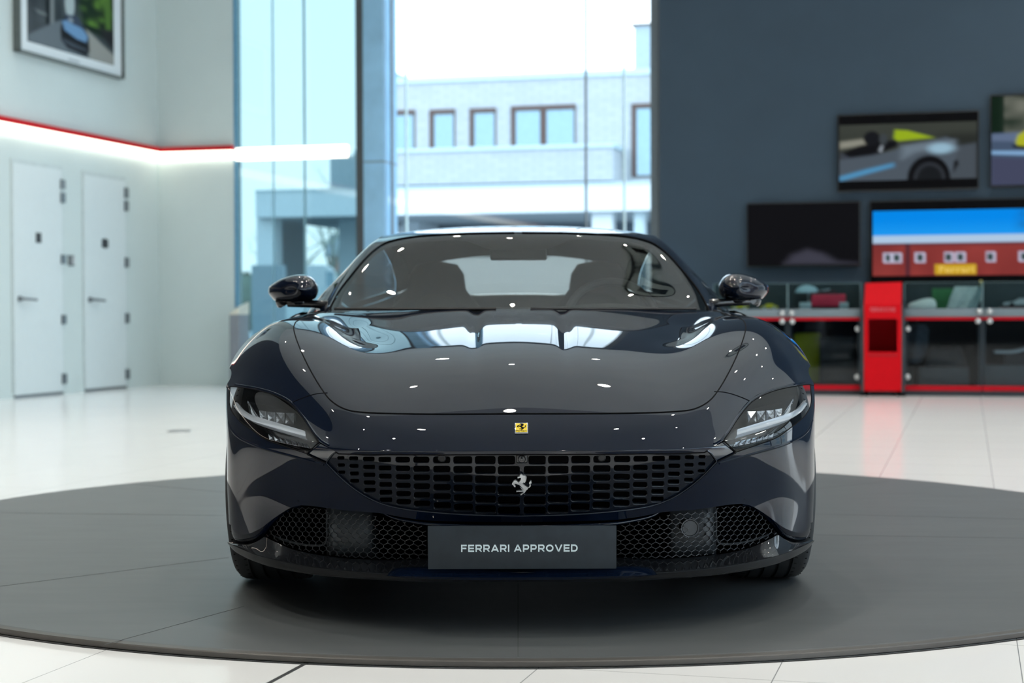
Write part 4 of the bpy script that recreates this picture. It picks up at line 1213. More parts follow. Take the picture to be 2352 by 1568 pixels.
for side in (1, -1):
    hm = MB()
    for a, b in edges_:
        r = clip(a, b)
        if r is None: continue
        P = []
        for (x, y) in r:
            q = cpt(x, y, mesh_yr(x)); P.append(Vector((XC + side * q[0], Y0 + q[1], q[2])))
        d = (P[1] - P[0])
        if d.length < 1e-4: continue
        d.normalize(); up = Vector((d.z, 0, -d.x)) * .0008; bk = Vector((0, .007, 0))
        hm.hexa([P[0] - up, P[1] - up, P[1] - up + bk, P[0] - up + bk, P[0] + up, P[1] + up, P[1] + up + bk, P[0] + up + bk])
    hm.build('intake_mesh', mat('mesh_plastic', (.014, .018, .023), rough=.3, spec=.6), car)
    # duct panel behind the mesh
    rows = []
    for (y_, yo) in ((1150, .05), (1165, .03), (1180, .02), (1215, .012), (1250, .015), (1268, .025), (1278, .06), (1280, .10)):
        row = []
        for x, dx_ in ((1528, .17), (1531, .10), (1535, .045), (1541, .022), (1552, .014), (1580, .012), (1610, .012), (1628, .014), (1638, .024), (1643, .05), (1645, .12)):
            q = cpt(x, y_ - (x - 1590) * .10, mesh_yr(1590) + yo + dx_); row.append(Vector((XC + side * q[0], Y0 + q[1], q[2])))
        rows.append(row)
    dp = MB().grid(rows).build('intake_duct', duct_m, car, smooth=True)
    if side == 1:
        q = cpt(1584, 1212, mesh_yr(1584) + .004); cc = W(*q); nn = Vector((.12, -1, 0)).normalized()
        b = MB(); b.lathe([(0, .004), (.0215, .004), (.0225, .002), (.0235, .006), (.0265, .0065), (.0275, .004), (.0275, -.02)], nn, cc, 40)
        b.build('radar_sensor', mat('sensor_plastic', (.05, .058, .068), rough=.3), dp, smooth=True)
    # inner frame line of the outer opening
    fr = catmull([(1644,1172),(1645,1200),(1645,1232),(1650,1246),(1662,1249),(1690,1248),(1730,1240),(1764,1228)], 6)
    pts = [W(*[(side if i == 0 else 1) * t for i, t in enumerate(cpt(x, y, mesh_yr(x) + .02))]) for x, y in fr]
    MB().tube(pts, .0035, 6).build('intake_frame', duct_m, car, smooth=True)

# ------------------------------------------------------------------ splitter
SA = [(1199,1279,.16),(1418,1280,.17),(1537,1282,.20),(1642,1274,.25),(1722,1258,.31),(1770,1237,.36),(1788,1229,.39),(1802,1238,.43),(1818,1244,.48),(1836,1246,.54),(1852,1243,.60),(1866,1238,.66)]
SB_ = [(1199,1313,.0),(1418,1317,.02),(1537,1313,.06),(1642,1303.5,.125),(1722,1291,.21),(1764,1282,.275),(1786,1276.5,.32),(1802,1271.5,.36),(1820,1265,.41),(1838,1257,.48),(1855,1249,.56),(1870,1240,.66)]
SC_ = [(1199,1336,.02),(1418,1335,.035),(1537,1329,.075),(1642,1321,.14),(1722,1309,.225),(1764,1300,.29),(1786,1294,.335),(1802,1288,.375),(1820,1281,.425),(1838,1272,.495),(1855,1261,.575),(1868,1246,.67)]
n_ = 61
def dens(L): 
    q = catmull(L, 6); return np.array([cpt(*t) for t in q])
a_, b_, c_ = dens(SA), dens(SB_), dens(SC_)
for M in (a_, b_, c_): M[0, 0] = 0
mb = MB()
for sg in (1, -1):
    rows = []
    t_ = np.array([0, .15, .35, .55, .75, .88, .96])
    for t in t_:
        sag = math.sin(min(t, 1) * math.pi) * .006
        M = a_ + (b_ - a_) * t
        wz = np.clip((a_[:, 2] - b_[:, 2] - .02) / .05, 0, 1)
        M[:, 2] -= sag * (.4 + wz); M[:, 1] += sag * wz
        rows.append(M)
    m1 = b_ + np.array([0, -.002, .0005]); rows.append(m1)
    m2 = b_ + np.array([0, -.001, -.003]); rows.append(m2)
    for t in (.3, .6, .85, 1):
        M = b_ + (c_ - b_) * t; M[:, 1] += .002 - math.sin(t * math.pi) * .004; rows.append(M)
    M = c_ + np.array([0, .06, -.004]); rows.append(M)
    M = c_ + np.array([-.02, .5, .0]); M[:, 1] = np.maximum(M[:, 1], .45); rows.append(M)
    mb.grid([list(to_world(r * [sg, 1, 1])) for r in rows])
mb.build('front_splitter', mat('carbon_gloss', (.006, .0075, .010), rough=.5, spec=.1, coat=1.0, coat_rough=.03), car, smooth=True, autosmooth=.38)
# winglet under the plate
wt = catmull([(1199,1305),(1300,1305),(1400,1305.5),(1480,1307),(1500,1311),(1510,1318)], 6); wb = catmull([(1199,1331.5),(1300,1331),(1400,1328),(1470,1324.5),(1497,1321.5),(1510,1318.5)], 6)
mb = MB(); rows = [[], [], [], [], []]
full = []
for (x, y), (x2, y2) in zip(wt, wb):
    o = .0 if x < 1400 else (.03 * ((x - 1400) / 110) ** 2)
    P0 = np.array(cpt(x, y, .012 + o)); P1 = np.array(cpt(x2, y2, -.012 + o))
    mid = P0 + (P1 - P0) * .72; mid[1] = P1[1] - .004
    full.append((P0 + [0, .06, -.002], P0, mid, P1, P1 + [0, .07, -.004]))
full = np.array(full); full[0, :, 0] = 0
for sg in (1, -1):
    mb.grid([list(to_world(full[:, k] * [sg, 1, 1])) for k in range(5)])
mb.build('splitter_wing', paint, car, smooth=True, autosmooth=.7)

# number plate
pz0 = cpt(1200, 1306, -.012)[2]; pz1 = cpt(1200, 1208, -.03)[2]
pl = MB(); hw = .26
pl.hexa([W(-hw, -.014, pz0), W(hw, -.014, pz0), W(hw, -.008, pz0), W(-hw, -.008, pz0), W(-hw, -.024, pz1), W(hw, -.024, pz1), W(hw, -.018, pz1), W(-hw, -.018, pz1)])
plate = pl.build('number_plate', mat('plate_grey', (.024, .033, .042), rough=.55, spec=.3, var=.12, scale=25), car, bevel=.0012, label='matt grey display plate with pale lettering')
px0, px1 = cpt(1059, 1258, -.02), cpt(1327, 1258, -.02)
tw = px1[0] - px0[0]; th = 17 * 4.55 / F_PX
tv, tf = wide_letters('FERRARI APPROVED', tw, th)
zc = cpt(1200, 1267, -.02)[2]
mb = MB(); 
tl = (pz1 - pz0); 
mb.add([W(px0[0] + x, -.0152 - (zc + y - pz0) / tl * .010, zc + y) for x, y in tv], tf)
mb.build('plate_lettering', mat('plate_lettering', (.75, .88, .92), rough=.5, var=.01), plate)
MB().hexa([W(-.06, -.012, pz0 + .02), W(.06, -.012, pz0 + .02), W(.06, .16, pz0 + .02), W(-.06, .16, pz0 + .02), W(-.06, -.02, pz1 - .02), W(.06, -.02, pz1 - .02), W(.06, .16, pz1 - .02), W(-.06, .16, pz1 - .02)]).build('plate_bracket', black_matt, car)
# ------------------------------------------------------------------ greenhouse
CAB = [
 [c(1199,714,1.335), c(1310,714,1.365), c(1420,714,1.44), c(1530,714,1.545), c(1598,714,1.635), c(1634,716,1.715), c(1648,722,1.80), sd(.795,1.90,.90), sd(.84,2.0,.88)],
 [c(1199,672,1.505), c(1305,673,1.53), c(1410,674,1.59), c(1511,677,1.685), c(1580,680,1.77), c(1616,684,1.84), c(1632,688,1.92), sd(.785,2.03,.985), sd(.843,2.05,.915)],
 [c(1199,625,1.68), c(1300,626,1.70), c(1399,628,1.755), c(1490,632,1.835), c(1553,637,1.91), c(1588,642,1.97), c(1603,645,2.05), sd(.755,2.18,1.04), sd(.848,2.15,.925)],
 [c(1199,575,1.87), c(1292,576,1.885), c(1382,578,1.93), c(1462,582,1.995), c(1516,587,2.06), c(1547,591,2.12), c(1563,592,2.20), sd(.715,2.36,1.105), sd(.855,2.35,.93)],
 [c(1199,537,2.03), c(1283,538,2.04), c(1364,540,2.075), c(1434,544,2.13), c(1481,549,2.19), c(1508,552,2.25), c(1526,556,2.34), sd(.685,2.55,1.145), sd(.862,2.55,.93)],
 [c(1199,524,2.20), c(1280,525,2.21), c(1356,528,2.24), c(1422,532,2.29), c(1467,538,2.35), c(1494,543,2.42), c(1513,549,2.50), sd(.672,2.70,1.155), sd(.868,2.7,.93)],
 [c(1199,518.5,2.55), c(1276,519,2.55), c(1348,522,2.57), c(1410,527,2.60), c(1455,534,2.64), c(1482,541,2.69), c(1501,549,2.75), sd(.665,2.88,1.15), sd(.872,2.9,.93)],
 [sd(0,3.05,1.285), sd(.13,3.05,1.283), sd(.26,3.05,1.274), sd(.38,3.05,1.256), sd(.47,3.06,1.23), sd(.525,3.07,1.20), sd(.56,3.08,1.17), sd(.67,3.15,1.08), sd(.885,3.2,.93)],
 [sd(0,3.55,1.19), sd(.13,3.55,1.188), sd(.26,3.55,1.178), sd(.38,3.55,1.16), sd(.47,3.56,1.135), sd(.525,3.57,1.11), sd(.57,3.58,1.08), sd(.68,3.62,1.00), sd(.90,3.65,.925)],
 [sd(0,4.0,1.06), sd(.13,4.0,1.058), sd(.26,4.0,1.05), sd(.38,4.0,1.035), sd(.48,4.0,1.02), sd(.55,4.0,1.00), sd(.61,4.0,.985), sd(.72,4.0,.955), sd(.89,4.0,.915)],
 [sd(0,4.45,.95), sd(.13,4.45,.95), sd(.27,4.45,.945), sd(.40,4.45,.94), sd(.51,4.44,.93), sd(.59,4.43,.925), sd(.66,4.42,.92), sd(.74,4.40,.905), sd(.83,4.38,.89)],
]
CS = Surf(CAB)
CS._build()
ws = catmull([(1199,713.5),(1400,713.5),(1530,713),(1600,713),(1630,713)], 6)
ws_side = catmull([(1630,713),(1618,690),(1601,662),(1582,638),(1556,607),(1530,580),(1508,563),(1488,553),(1460,546)], 5)
ws_top = catmull([(1460,546),(1425,541),(1370,537.5),(1300,535),(1199,534)], 6)
wsi_bot = CS.path(ws, 2); wsi_s = CS.path(ws_side, 2); wsi_t = CS.path(ws_top, 2)
wsi_bot = [(p[0], max(p[1] - .0, 0.0)) for p in wsi_bot]
ws_out = [(0.0, wsi_bot[0][1])] + wsi_bot[1:] + wsi_s[1:] + wsi_t[1:-1] + [(0.0, wsi_t[-1][1])]
ws_out += [(0.0, v) for v in np.linspace(wsi_t[-1][1], wsi_bot[0][1], 30)[1:-1]]
ws_p = panel_tris(CS, ws_out, step=0.11, off=-0.002)
wscreen = build_panel('windscreen', [ws_p], wind_glass, car, both=True)
# black border printed round the glass
inner = catmull([(1560,705),(1592,703),(1600,694),(1594,672),(1576,643),(1552,613),(1523,583),(1500,568),(1468,558),(1425,550),(1370,546.5),(1330,546.5)], 5) + catmull([(1330,546.5),(1310,549),(1290,556),(1262,566),(1230,571),(1199,572)], 5)[1:]
inb = CS.path(catmull([(1199,705),(1330,705),(1460,705),(1560,705)], 5), 2); inn = inb + CS.path(inner, 2)[1:]
inn[0] = (0.0, inn[0][1]); inn[-1] = (0.0, inn[-1][1])
frit_out = [(0.0, v) for v in np.linspace(inn[0][1], wsi_bot[0][1], 4)[:-1]] + [(0.0, wsi_bot[0][1])] + wsi_bot[1:] + wsi_s[1:] + wsi_t[1:-1] + [(0.0, wsi_t[-1][1])] + [(0.0, v) for v in np.linspace(wsi_t[-1][1], inn[-1][1], 6)[1:-1]] + rev(inn)
build_panel('black_border', [panel_tris(CS, frit_out, step=0.11, off=-0.006)], gap_m, wscreen, both=True)
seam('windscreen_seal', CS, wsi_s + wsi_t[1:], 0.0032, gap_m, car)
# roof with pillars
ru = [(p[0], p[1]) for p in wsi_s]; 
roof_out = [(6.35, 0.0)] + [(6.35, v) for v in np.linspace(0, 8.6, 70)[1:]] + [(u, 8.6) for u in np.linspace(6.35, 4.6, 10)[1:]]
roof_out += [(u, 8.6 - (4.6 - u) * 0.05) for u in (4.6,)] 
rear_u = [(4.6, v) for v in np.linspace(8.6, 7.35, 14)[1:]] + [(u, 7.35) for u in np.linspace(4.6, 0, 24)[1:]]
roof_out += rear_u + [(0.0, v) for v in np.linspace(7.35, wsi_t[-1][1], 40)[1:-1]] + [(0.0, wsi_t[-1][1])] + rev(wsi_t)[1:] + rev(wsi_s)[1:]
roof_out += [(wsi_bot[-1][0], 0.0)]
build_panel('roof', [panel_tris(CS, roof_out, step=0.1)], paint, car, both=True)
# rear glass, deck
rg = [(0.0, v) for v in np.linspace(9.4, 7.37, 20)] + [(u, 7.37) for u in np.linspace(0, 4.58, 24)[1:]] + [(4.58, v) for v in np.linspace(7.37, 9.4, 20)[1:]] + [(u, 9.4) for u in np.linspace(4.58, 0, 20)[1:-1]]
build_panel('rear_window', [panel_tris(CS, rg, step=0.15)], glass('rear_glass', (.30, .32, .33), 1.5, 1.0), car, both=True)
V2 = CS.R - 1.0; U2 = CS.C - 1.0
dk = [(0.0, v) for v in np.linspace(V2, 9.42, 10)] + [(u, 9.42) for u in np.linspace(0, 4.6, 16)[1:]] + [(4.6, v) for v in np.linspace(9.42, 8.62, 8)[1:]] + [(u, 8.62) for u in np.linspace(4.6, U2, 16)[1:]] + [(U2, v) for v in np.linspace(8.62, V2, 16)[1:]] + [(u, V2) for u in np.linspace(U2, 0, 20)[1:-1]]
build_panel('rear_deck', [panel_tris(CS, dk, step=0.15)], paint, car, both=True)
sg_ = [(6.38, v) for v in np.linspace(.5, 8.2, 60)] + [(7.75, v) for v in np.linspace(7.6, .5, 50)]
sg_p = panel_tris(CS, sg_, step=0.12)
belt = [(7.78, v) for v in np.linspace(0, 8.6, 60)] + [(U2, v) for v in np.linspace(8.6, 0, 60)]
belt_p = panel_tris(CS, belt, step=0.12)
qf = [(6.38, v) for v in np.linspace(0.0, .48, 6)] + [(7.75, v) for v in np.linspace(.48, 0.0, 6)]
qr = [(6.38, 8.22), (6.38, 8.6), (7.75, 8.6), (7.75, 7.62)]
qf_p = panel_tris(CS, qf, step=0.12); qr_p = panel_tris(CS, qr, step=0.12)

# ------------------------------------------------------------------ rear body sides
RB = []
for yr, w_ in ((1.93, .0), (2.4, -.004), (2.9, .004), (3.3, .018), (3.62, .024), (4.0, .012), (4.3, -.035), (4.55, -.13), (4.66, -.26)):
    top = .925 if yr < 4 else .925 - (yr - 4) * .10
    RB.append([sd(.852 + w_ * .6, yr, top - .005), sd(.905 + w_, yr, top - .03), sd(.948 + w_, yr, top - .10), sd(.958 + w_, yr, .70), sd(.956 + w_, yr, .56), sd(.962 + w_, yr, .42), sd(.962 + w_, yr, .30), sd(.945 + w_, yr, .20)])
RS = Surf(RB, sym=False)
RS._build()
rarch = lambda a: ('s', 3.67 - .375 * math.cos(math.radians(a)), .367 + .375 * math.sin(math.radians(a)))
rl = [(0.0, v) for v in np.linspace(0, 8, 50)] + [(u, 8.0) for u in np.linspace(0, 7, 20)[1:]]
ra = RS.path([rarch(a) for a in np.linspace(205, -25, 50)], 2)
rl += [(7.0, v) for v in np.linspace(8, ra[0][1] + .1, 20)[1:]] + ra + [(7.0, v) for v in np.linspace(ra[-1][1] - .1, 0, 30)] + [(u, 0.0) for u in np.linspace(7, 0, 20)[1:-1]]
rs_p = panel_tris(RS, rl, step=0.12)
for s in (1, -1):
    build_panel('door_window', [sg_p], side_glass, car, side=s)
    build_panel('body_side', [rs_p, belt_p, qf_p, qr_p], paint, car, side=s)
RSd = seam('door_gap', RS, [(u, .12) for u in np.linspace(0, 7, 40)] , .0022, gap_m, car)
# tail closing panel
P, N = RS.evn(np.linspace(0, 7, 12), np.full(12, 8.0))
mb = MB(); q = list(to_world(P)) ; q2 = list(to_world(mirror_x(P)))
Pd, _ = CS.evn(np.linspace(U2, 0, 12), np.full(12, V2))
mb.grid([q, [((Vector(a) + Vector(b)) / 2 + Vector((0, .06, 0))) for a, b in zip(q, q2)], q2])
d1 = list(to_world(Pd)); d2 = list(to_world(mirror_x(Pd)))
rt = RS.evn(np.zeros(12), np.linspace(7.2, 8.0, 12))[0]
tl_ = [Vector(x) for x in to_world(rt)]
mb.grid([[Vector(x) for x in d1], [Vector((XC + (x[0] - XC) * .98, Y0 + 4.69, .84)) for x in d1]])
mb.grid([[Vector(x) for x in d2], [Vector((XC + (x[0] - XC) * .98, Y0 + 4.69, .84)) for x in d2]])
mb.build('tail_panel', paint, car, smooth=True)
# floor pan
MB().box(XC - .74, XC + .74, Y0 + .62, Y0 + 4.5, .14, .17).build('underbody', black_matt, car)
MB().box(XC - .62, XC + .62, Y0 + .60, Y0 + 1.45, .17, .56).build('engine_bay', gap_m, car)

# ------------------------------------------------------------------ wheels
def wheel(xc, yr, z, width, r, side):
    ax = Vector((side, 0, 0)); cc = W(xc * side, yr, z)
    hw = width / 2
    prof = []
    # across the tread from inside to outside with four circumferential grooves
    prof += [(r - .105, -hw + .012), (r - .085, -hw - .004), (r - .05, -hw - .008), (r - .022, -hw - .002), (r - .008, -hw + .012)]
    gx = [-.068, -.024, .020, .062]
    xs = -hw + .022
    prof.append((r - .003, xs))
    for g in gx:
        gw = .0055
        prof += [(r - .0005, g - gw), (r - .0075, g - gw * .85), (r - .0075, g + gw * .85), (r - .0005, g + gw)]
    prof += [(r - .003, hw - .022), (r - .008, hw - .012), (r - .022, hw + .002), (r - .05, hw + .008), (r - .085, hw + .004), (r - .105, hw - .012)]
    whl = MB().lathe(prof, ax, cc, 96).build('wheel', tyre_m, car, smooth=True, autosmooth=.7, label='black low-profile tyre on an alloy rim')
    # lateral sipes on the shoulders
    for s0, s1, tw in ((.072, hw - .010, .05), (-hw + .010, -.078, -.05)):
        mb = MB()
        for k in range(64):
            a = 2 * math.pi * k / 64
            for t0, t1 in ((0, 1),):
                d0 = Vector((0, math.cos(a), math.sin(a))); d1 = Vector((0, math.cos(a + tw), math.sin(a + tw)))
                p0 = cc + ax * s0 + d0 * (r - .0012 - (.006 if abs(s0) > .1 else 0)); p1 = cc + ax * s1 + d1 * (r - .0012 - (.007 if abs(s1) > .1 else 0))
                t = Vector((0, -d0.z, d0.y)) * .0016
                mb.hexa([p0 - t - d0 * .004, p0 + t - d0 * .004, p1 + t - d1 * .004, p1 - t - d1 * .004, p0 - t + d0 * .0012, p0 + t + d0 * .0012, p1 + t + d1 * .0012, p1 - t + d1 * .0012])
        o = mb.build('tread_sipes', gap_m, whl); o['kind'] = 'stuff'
    rr = r - .10
    mb = MB().lathe([(rr - .01, -hw + .01), (rr + .006, -hw + .002), (rr - .012, -hw + .03), (rr - .03, 0), (rr - .012, hw - .03), (rr + .006, hw - .004), (rr - .006, hw - .008), (rr - .02, hw - .03)], ax, cc, 64)
    for k in range(10):
        a = 2 * math.pi * k / 10
        d = Vector((0, math.cos(a), math.sin(a))); t = Vector((0, -d.z, d.y))
        p0 = cc + ax * (hw - .055) + d * .05; p1 = cc + ax * (hw - .02) + d * (rr - .004)
        mb.hexa([p0 - t * .02 - ax * .02, p0 + t * .02 - ax * .02, p1 + t * .03 - ax * .02, p1 - t * .03 - ax * .02, p0 - t * .014, p0 + t * .014, p1 + t * .012, p1 - t * .012])
    mb.lathe([(0, hw - .04), (.035, hw - .042), (.07, hw - .055), (.07, hw - .09)], ax, cc, 32)
    mb.build('rim', rim_m, whl, smooth=True, autosmooth=.6)
    MB().lathe([(.19, -.01), (.19, .02), (.06, .02), (.06, -.01), (.19, -.01)], ax, cc, 48).build('brake_disc', mat('cast_disc', (.12, .12, .12), rough=.4, metal=.8), whl, smooth=True, autosmooth=.6)
for s in (1, -1):
    wheel(.814, 1.0, ZD + .3412, .245, .340, s)
    wheel(.840, 3.67, ZD + .3452, .285, .344, s)
# wheel-arch liners
for s in (1, -1):
    for yc, R_ in ((1.0, .380), (3.67, .385)):
        mb = MB(); rows = []
        for X in (.60, .895):
            rows.append([W(s * X, yc - R_ * math.cos(t), .362 + R_ * math.sin(t)) for t in np.linspace(-.35, math.pi + .35, 30)])
        mb.grid(rows)
        mb.add([W(s * .60, yc - R_ * math.cos(t), .362 + R_ * math.sin(t)) for t in np.linspace(-.35, math.pi + .35, 30)], [tuple(range(30))])
        mb.build('wheel_arch_liner', gap_m, car)

# ------------------------------------------------------------------ mirrors
def mirror(side):
    base = 1.93
    def M(px_, py_, yr): 
        q = cpt(px_, py_, yr); return Vector((XC + side * q[0], Y0 + q[1], q[2]))
    # housing: rings stacked from the front cap to the glass at the back
    outline = catmull([(1651,668),(1651,655),(1655,645),(1663,635),(1676,628.5),(1695,627),(1715,630.5),(1735,637.5),(1752,648),(1761,654.5),(1763,660.5),(1762.5,669),(1756,679),(1746,688),(1715,690),(1682,689),(1659,683)], 3, closed=True)
    ox = np.array(outline); cx_, cy_ = 1708, 660
    rows = []
    for k_, dy, sx_, sy_ in ((0.02, -.085, -8, 0), (.35, -.078, -6, 1), (.62, -.062, -4, 1), (.82, -.04, -2, 0), (.94, -.018, 0, 0), (1.0, .012, 0, 0), (1.0, .05, 2, 0), (.985, .075, 3, 0), (.93, .08, 3, 0), (.90, .072, 3, 0)):
        rows.append([M(cx_ + sx_ + (x - cx_) * k_, cy_ + sy_ + (y - cy_) * k_, base + dy + (x - 1651) / 111 * .05) for x, y in ox])
    rows = [r + [r[0]] for r in rows]
    mr = MB().grid(rows).build('door_mirror', paint, car, smooth=True, autosmooth=1.4)
    MB().add(rows[-1][:-1], [tuple(range(len(rows[-1]) - 1))]).build('mirror_glass', chrome, mr)
    # lower gloss black part and arm
    low = catmull([(1672,688),(1700,689),(1735,687),(1749,686),(1748,693),(1744,701),(1738,703.5),(1731,697),(1712,698),(1690,699),(1672,696)], 3, closed=True)
    rows = []
    lx = np.array(low); mx_, my_ = 1712, 690
    for k_, dy in ((.05, -.03), (.6, -.028), (.9, -.02), (1, 0), (1, .04), (.9, .06), (.05, .062)):
        rows.append([M(mx_ + (x - mx_) * k_, my_ + (y - my_) * (k_ if k_ > .1 else k_), base + dy + (x - 1651) / 111 * .04) for x, y in lx])
    rows = [r + [r[0]] for r in rows]
    MB().grid(rows).build('mirror_foot', black_gloss, mr, smooth=True, autosmooth=1.0)
    MB().tube([M(1720, 693, base + .01), M(1690, 693, base), M(1662, 694.5, base - .01), M(1634, 697, base - .03), M(1622, 699, base - .02)], [.015, .017, .016, .018, .02], 10).build('mirror_arm', black_gloss, mr, smooth=True)
for s in (1, -1): mirror(s)
# sail panel trim at the mirror base
for s in (1, -1):
    q = [cpt(x, y, yr) for x, y, yr in ((1643, 713, 1.84), (1650, 716, 1.86), (1665, 722, 1.9), (1676, 727, 1.95))]
    MB().tube([W(s * a, b, z) for a, b, z in q], [.006, .012, .010, .004], 8).build('sail_trim', black_gloss, car, smooth=True)

# ------------------------------------------------------------------ wipers and cowl
mb = MB()
for s in (1, -1):
    MB().tube([W(*cpt(1199 + (400 if s > 0 else -60), 709, 1.60 if s > 0 else 1.36)), W(*cpt(1199 + (150 if s > 0 else -280), 709.5, 1.40 if s > 0 else 1.45)), W(*cpt(1199 + (20 if s > 0 else -430), 709, 1.36 if s > 0 else 1.60))], .0055, 6).build('wiper', black_matt, car, smooth=True)

# ------------------------------------------------------------------ cabin interior
leather = mat('dark_leather', (.016, .018, .014), rough=.6, spec=.2, bump=.2, bscale=200)
leather2 = mat('tan_green_leather', (.050, .053, .030), rough=.6, spec=.2, bump=.2, bscale=200)
dash_m = mat('dashboard_black', (.010, .011, .011), rough=.6)
rows = []
for yr, z, X in ((1.42, .895, .66), (1.60, .93, .70), (1.85, .935, .71), (2.0, .90, .71), (2.05, .80, .71), (2.05, .60, .70)):
    rows.append([W(X * t, yr + .08 * abs(t) ** 3, z - .02 * abs(t) ** 4 + (.018 * math.exp(-((t - .5) / .2) ** 2) if 1.7 < yr < 2.02 else 0)) for t in np.linspace(-1, 1, 21)])
MB().grid(rows).build('dashboard', dash_m, car, smooth=True)
MB().box(XC - .72, XC + .72, Y0 + 1.5, Y0 + 4.2, .24, .28).build('cabin_floor', dash_m, car)
# centre tunnel and rear bulkhead shelf
MB().box(XC - .14, XC + .14, Y0 + 2.0, Y0 + 3.3, .28, .60).build('centre_console', dash_m, car, bevel=.03, seg=3)
MB().box(XC - .60, XC + .60, Y0 + 3.45, Y0 + 4.1, .60, 1.0).build('parcel_shelf', leather, car, bevel=.03, seg=3)
def seat(side):
    X0 = side * .37
    def ring(z, yr, hw, hd, tip=0.0):
        o = []
        for k in range(24):
            a = 2 * math.pi * k / 24
            ca, sa = math.cos(a), math.sin(a)
            e = .55
            o.append(W(X0 + hw * math.copysign(abs(ca) ** e, ca), yr + hd * math.copysign(abs(sa) ** e, sa), z))
        return o
    rows = [ring(z, yr, hw, hd) for z, yr, hw, hd in ((.46, 2.78, .02, .02), (.46, 2.78, .25, .07), (.60, 2.82, .27, .075), (.78, 2.88, .265, .07), (.90, 2.93, .235, .06), (.98, 2.965, .165, .055), (1.02, 2.985, .135, .055), (1.09, 3.01, .125, .055), (1.135, 3.025, .095, .045), (1.15, 3.03, .02, .02))]
    rows = [r + [r[0]] for r in rows]
    st = MB().grid(rows).build('seat', leather, car, smooth=True, label='bucket seat with integrated headrest')
    # centre insert
    ins = []
    for z, yr, hw in ((.52, 2.70, .12), (.66, 2.738, .135), (.80, 2.797, .13), (.90, 2.857, .115), (.97, 2.895, .085), (1.0, 2.918, .05)):
        ins.append([W(X0 + hw * t, yr + .012 * abs(t) ** 2 - .004, z) for t in np.linspace(-1, 1, 9)])
    MB().grid(ins).build('seat_insert', leather2, st, smooth=True)
    cu = [ring(z, 2.45, hw, hd) for z, hw, hd in ((.34, .24, .24), (.44, .26, .27), (.50, .24, .25), (.51, .1, .1))]
    MB().grid([r + [r[0]] for r in cu]).build('seat_cushion', leather, st, smooth=True)
for s in (1, -1): seat(s)
# steering wheel, on the photo's right
ctr = cpt(1405, 716, 2.12); R_ = .185
tilt = math.radians(24)
def swp(a, r, d=0.0):
    x = r * math.cos(a); yy = r * math.sin(a)
    return W(ctr[0] + x, ctr[1] + yy * math.sin(tilt) - d * math.cos(tilt), ctr[2] - .045 + yy * math.cos(tilt) + d * math.sin(tilt))
sw = MB().tube([swp(2 * math.pi * k / 40, R_) for k in range(40)], .016, 10, closed=True).build('steering_wheel', mat('wheel_leather', (.12, .12, .125), rough=.35), car, smooth=True)
mb = MB()
for a in (0, math.pi, 1.5 * math.pi): mb.tube([swp(a, .03), swp(a, R_)], [.03, .014], 8)
mb.tube([swp(0, 0, -.03), swp(0, 0, .03)], .07, 20)
mb.tube([swp(0, 0, .03), W(ctr[0], 1.85, ctr[2] - .04)], .04, 12)
mb.build('wheel_spokes', dash_m, sw, smooth=True, autosmooth=.7)
# interior mirror and camera housing under the header
q0 = cpt(1126, 598, 2.02); q1 = cpt(1256, 570, 2.02)
MB().box(XC + q0[0], XC + q1[0], Y0 + 2.0, Y0 + 2.03, q0[2], q1[2]).build('rear_view_mirror', mat('mirror_back', (.03, .032, .033), rough=.3), car, bevel=.008, seg=3)
P = [CS.px(x, y) for x, y in ((1165, 550), (1190, 537), (1210, 537), (1216, 550))]
pp, _ = CS.evn([p[0] for p in P], [p[1] for p in P], -.012)
pp[:2, 0] *= -1
MB().add(list(to_world(pp)), [(0, 1, 2, 3)]).build('windscreen_camera_window', mat('sensor_window', (.10, .12, .12), rough=.15), car)
# roof lining so that the cabin reads dark
lin = [(0.0, v) for v in np.linspace(7.75, 4.35, 20)] + [(u, 4.35) for u in np.linspace(0, 5.2, 20)[1:]] + [(5.6, v) for v in np.linspace(4.5, 7.75, 20)] + [(u, 7.75) for u in np.linspace(5.6, 0, 20)[1:-1]]
build_panel('headlining', [panel_tris(CS, lin, step=0.25, off=-.03)], leather, car, both=True)
# ================================================================== DISPLAY WALL
scr_black = mat('screen_black', (.004, .004, .005), rough=.25, spec=.12)
bez = mat('screen_bezel', (.010, .010, .011), rough=.3)
pic_on = vcol_mat('screen_picture', .85, .3, .02)
def tv(px_l, px_r, yl0, yl1, lab, pic=None, inset=(0, 0, 0, 0), s_right=None):
    s0, za = DW.sz(px_l, yl0); _, zb = DW.sz(px_l, yl1)
    s1 = DW.sz(px_r, (yl0 + yl1) / 2)[0] if s_right is None else s_right
    t = thing('television', DW.w((s0 + s1) / 2, 0, zb), lab, 'television')
    MB().pbox(DW, s0, s1, zb, za, .02, .075).build('casing', bez, t, bevel=.006)
    MB().pbox(DW, s0 + .012, s1 - .012, zb + .015, za - .012, .07, .0765).build('screen', scr_black, t)
    MB().pbox(DW, s0 + (s1 - s0) * .3, s0 + (s1 - s0) * .7, zb + .1, za - .1, 0, .025).build('wall_bracket', bez, t)
    if pic is not None:
        a0, a1, b0, b1 = inset
        x0 = s0 + (s1 - s0) * a0; x1 = s0 + (s1 - s0) * a1; y0 = za - (za - zb) * b0; y1 = za - (za - zb) * b1
        pic.mesh('screen_picture', lambda u, v: DW.w(x0 + (x1 - x0) * u, .0785, y0 + (y1 - y0) * v), pic_on, t)
    return t, s0, s1, za, zb
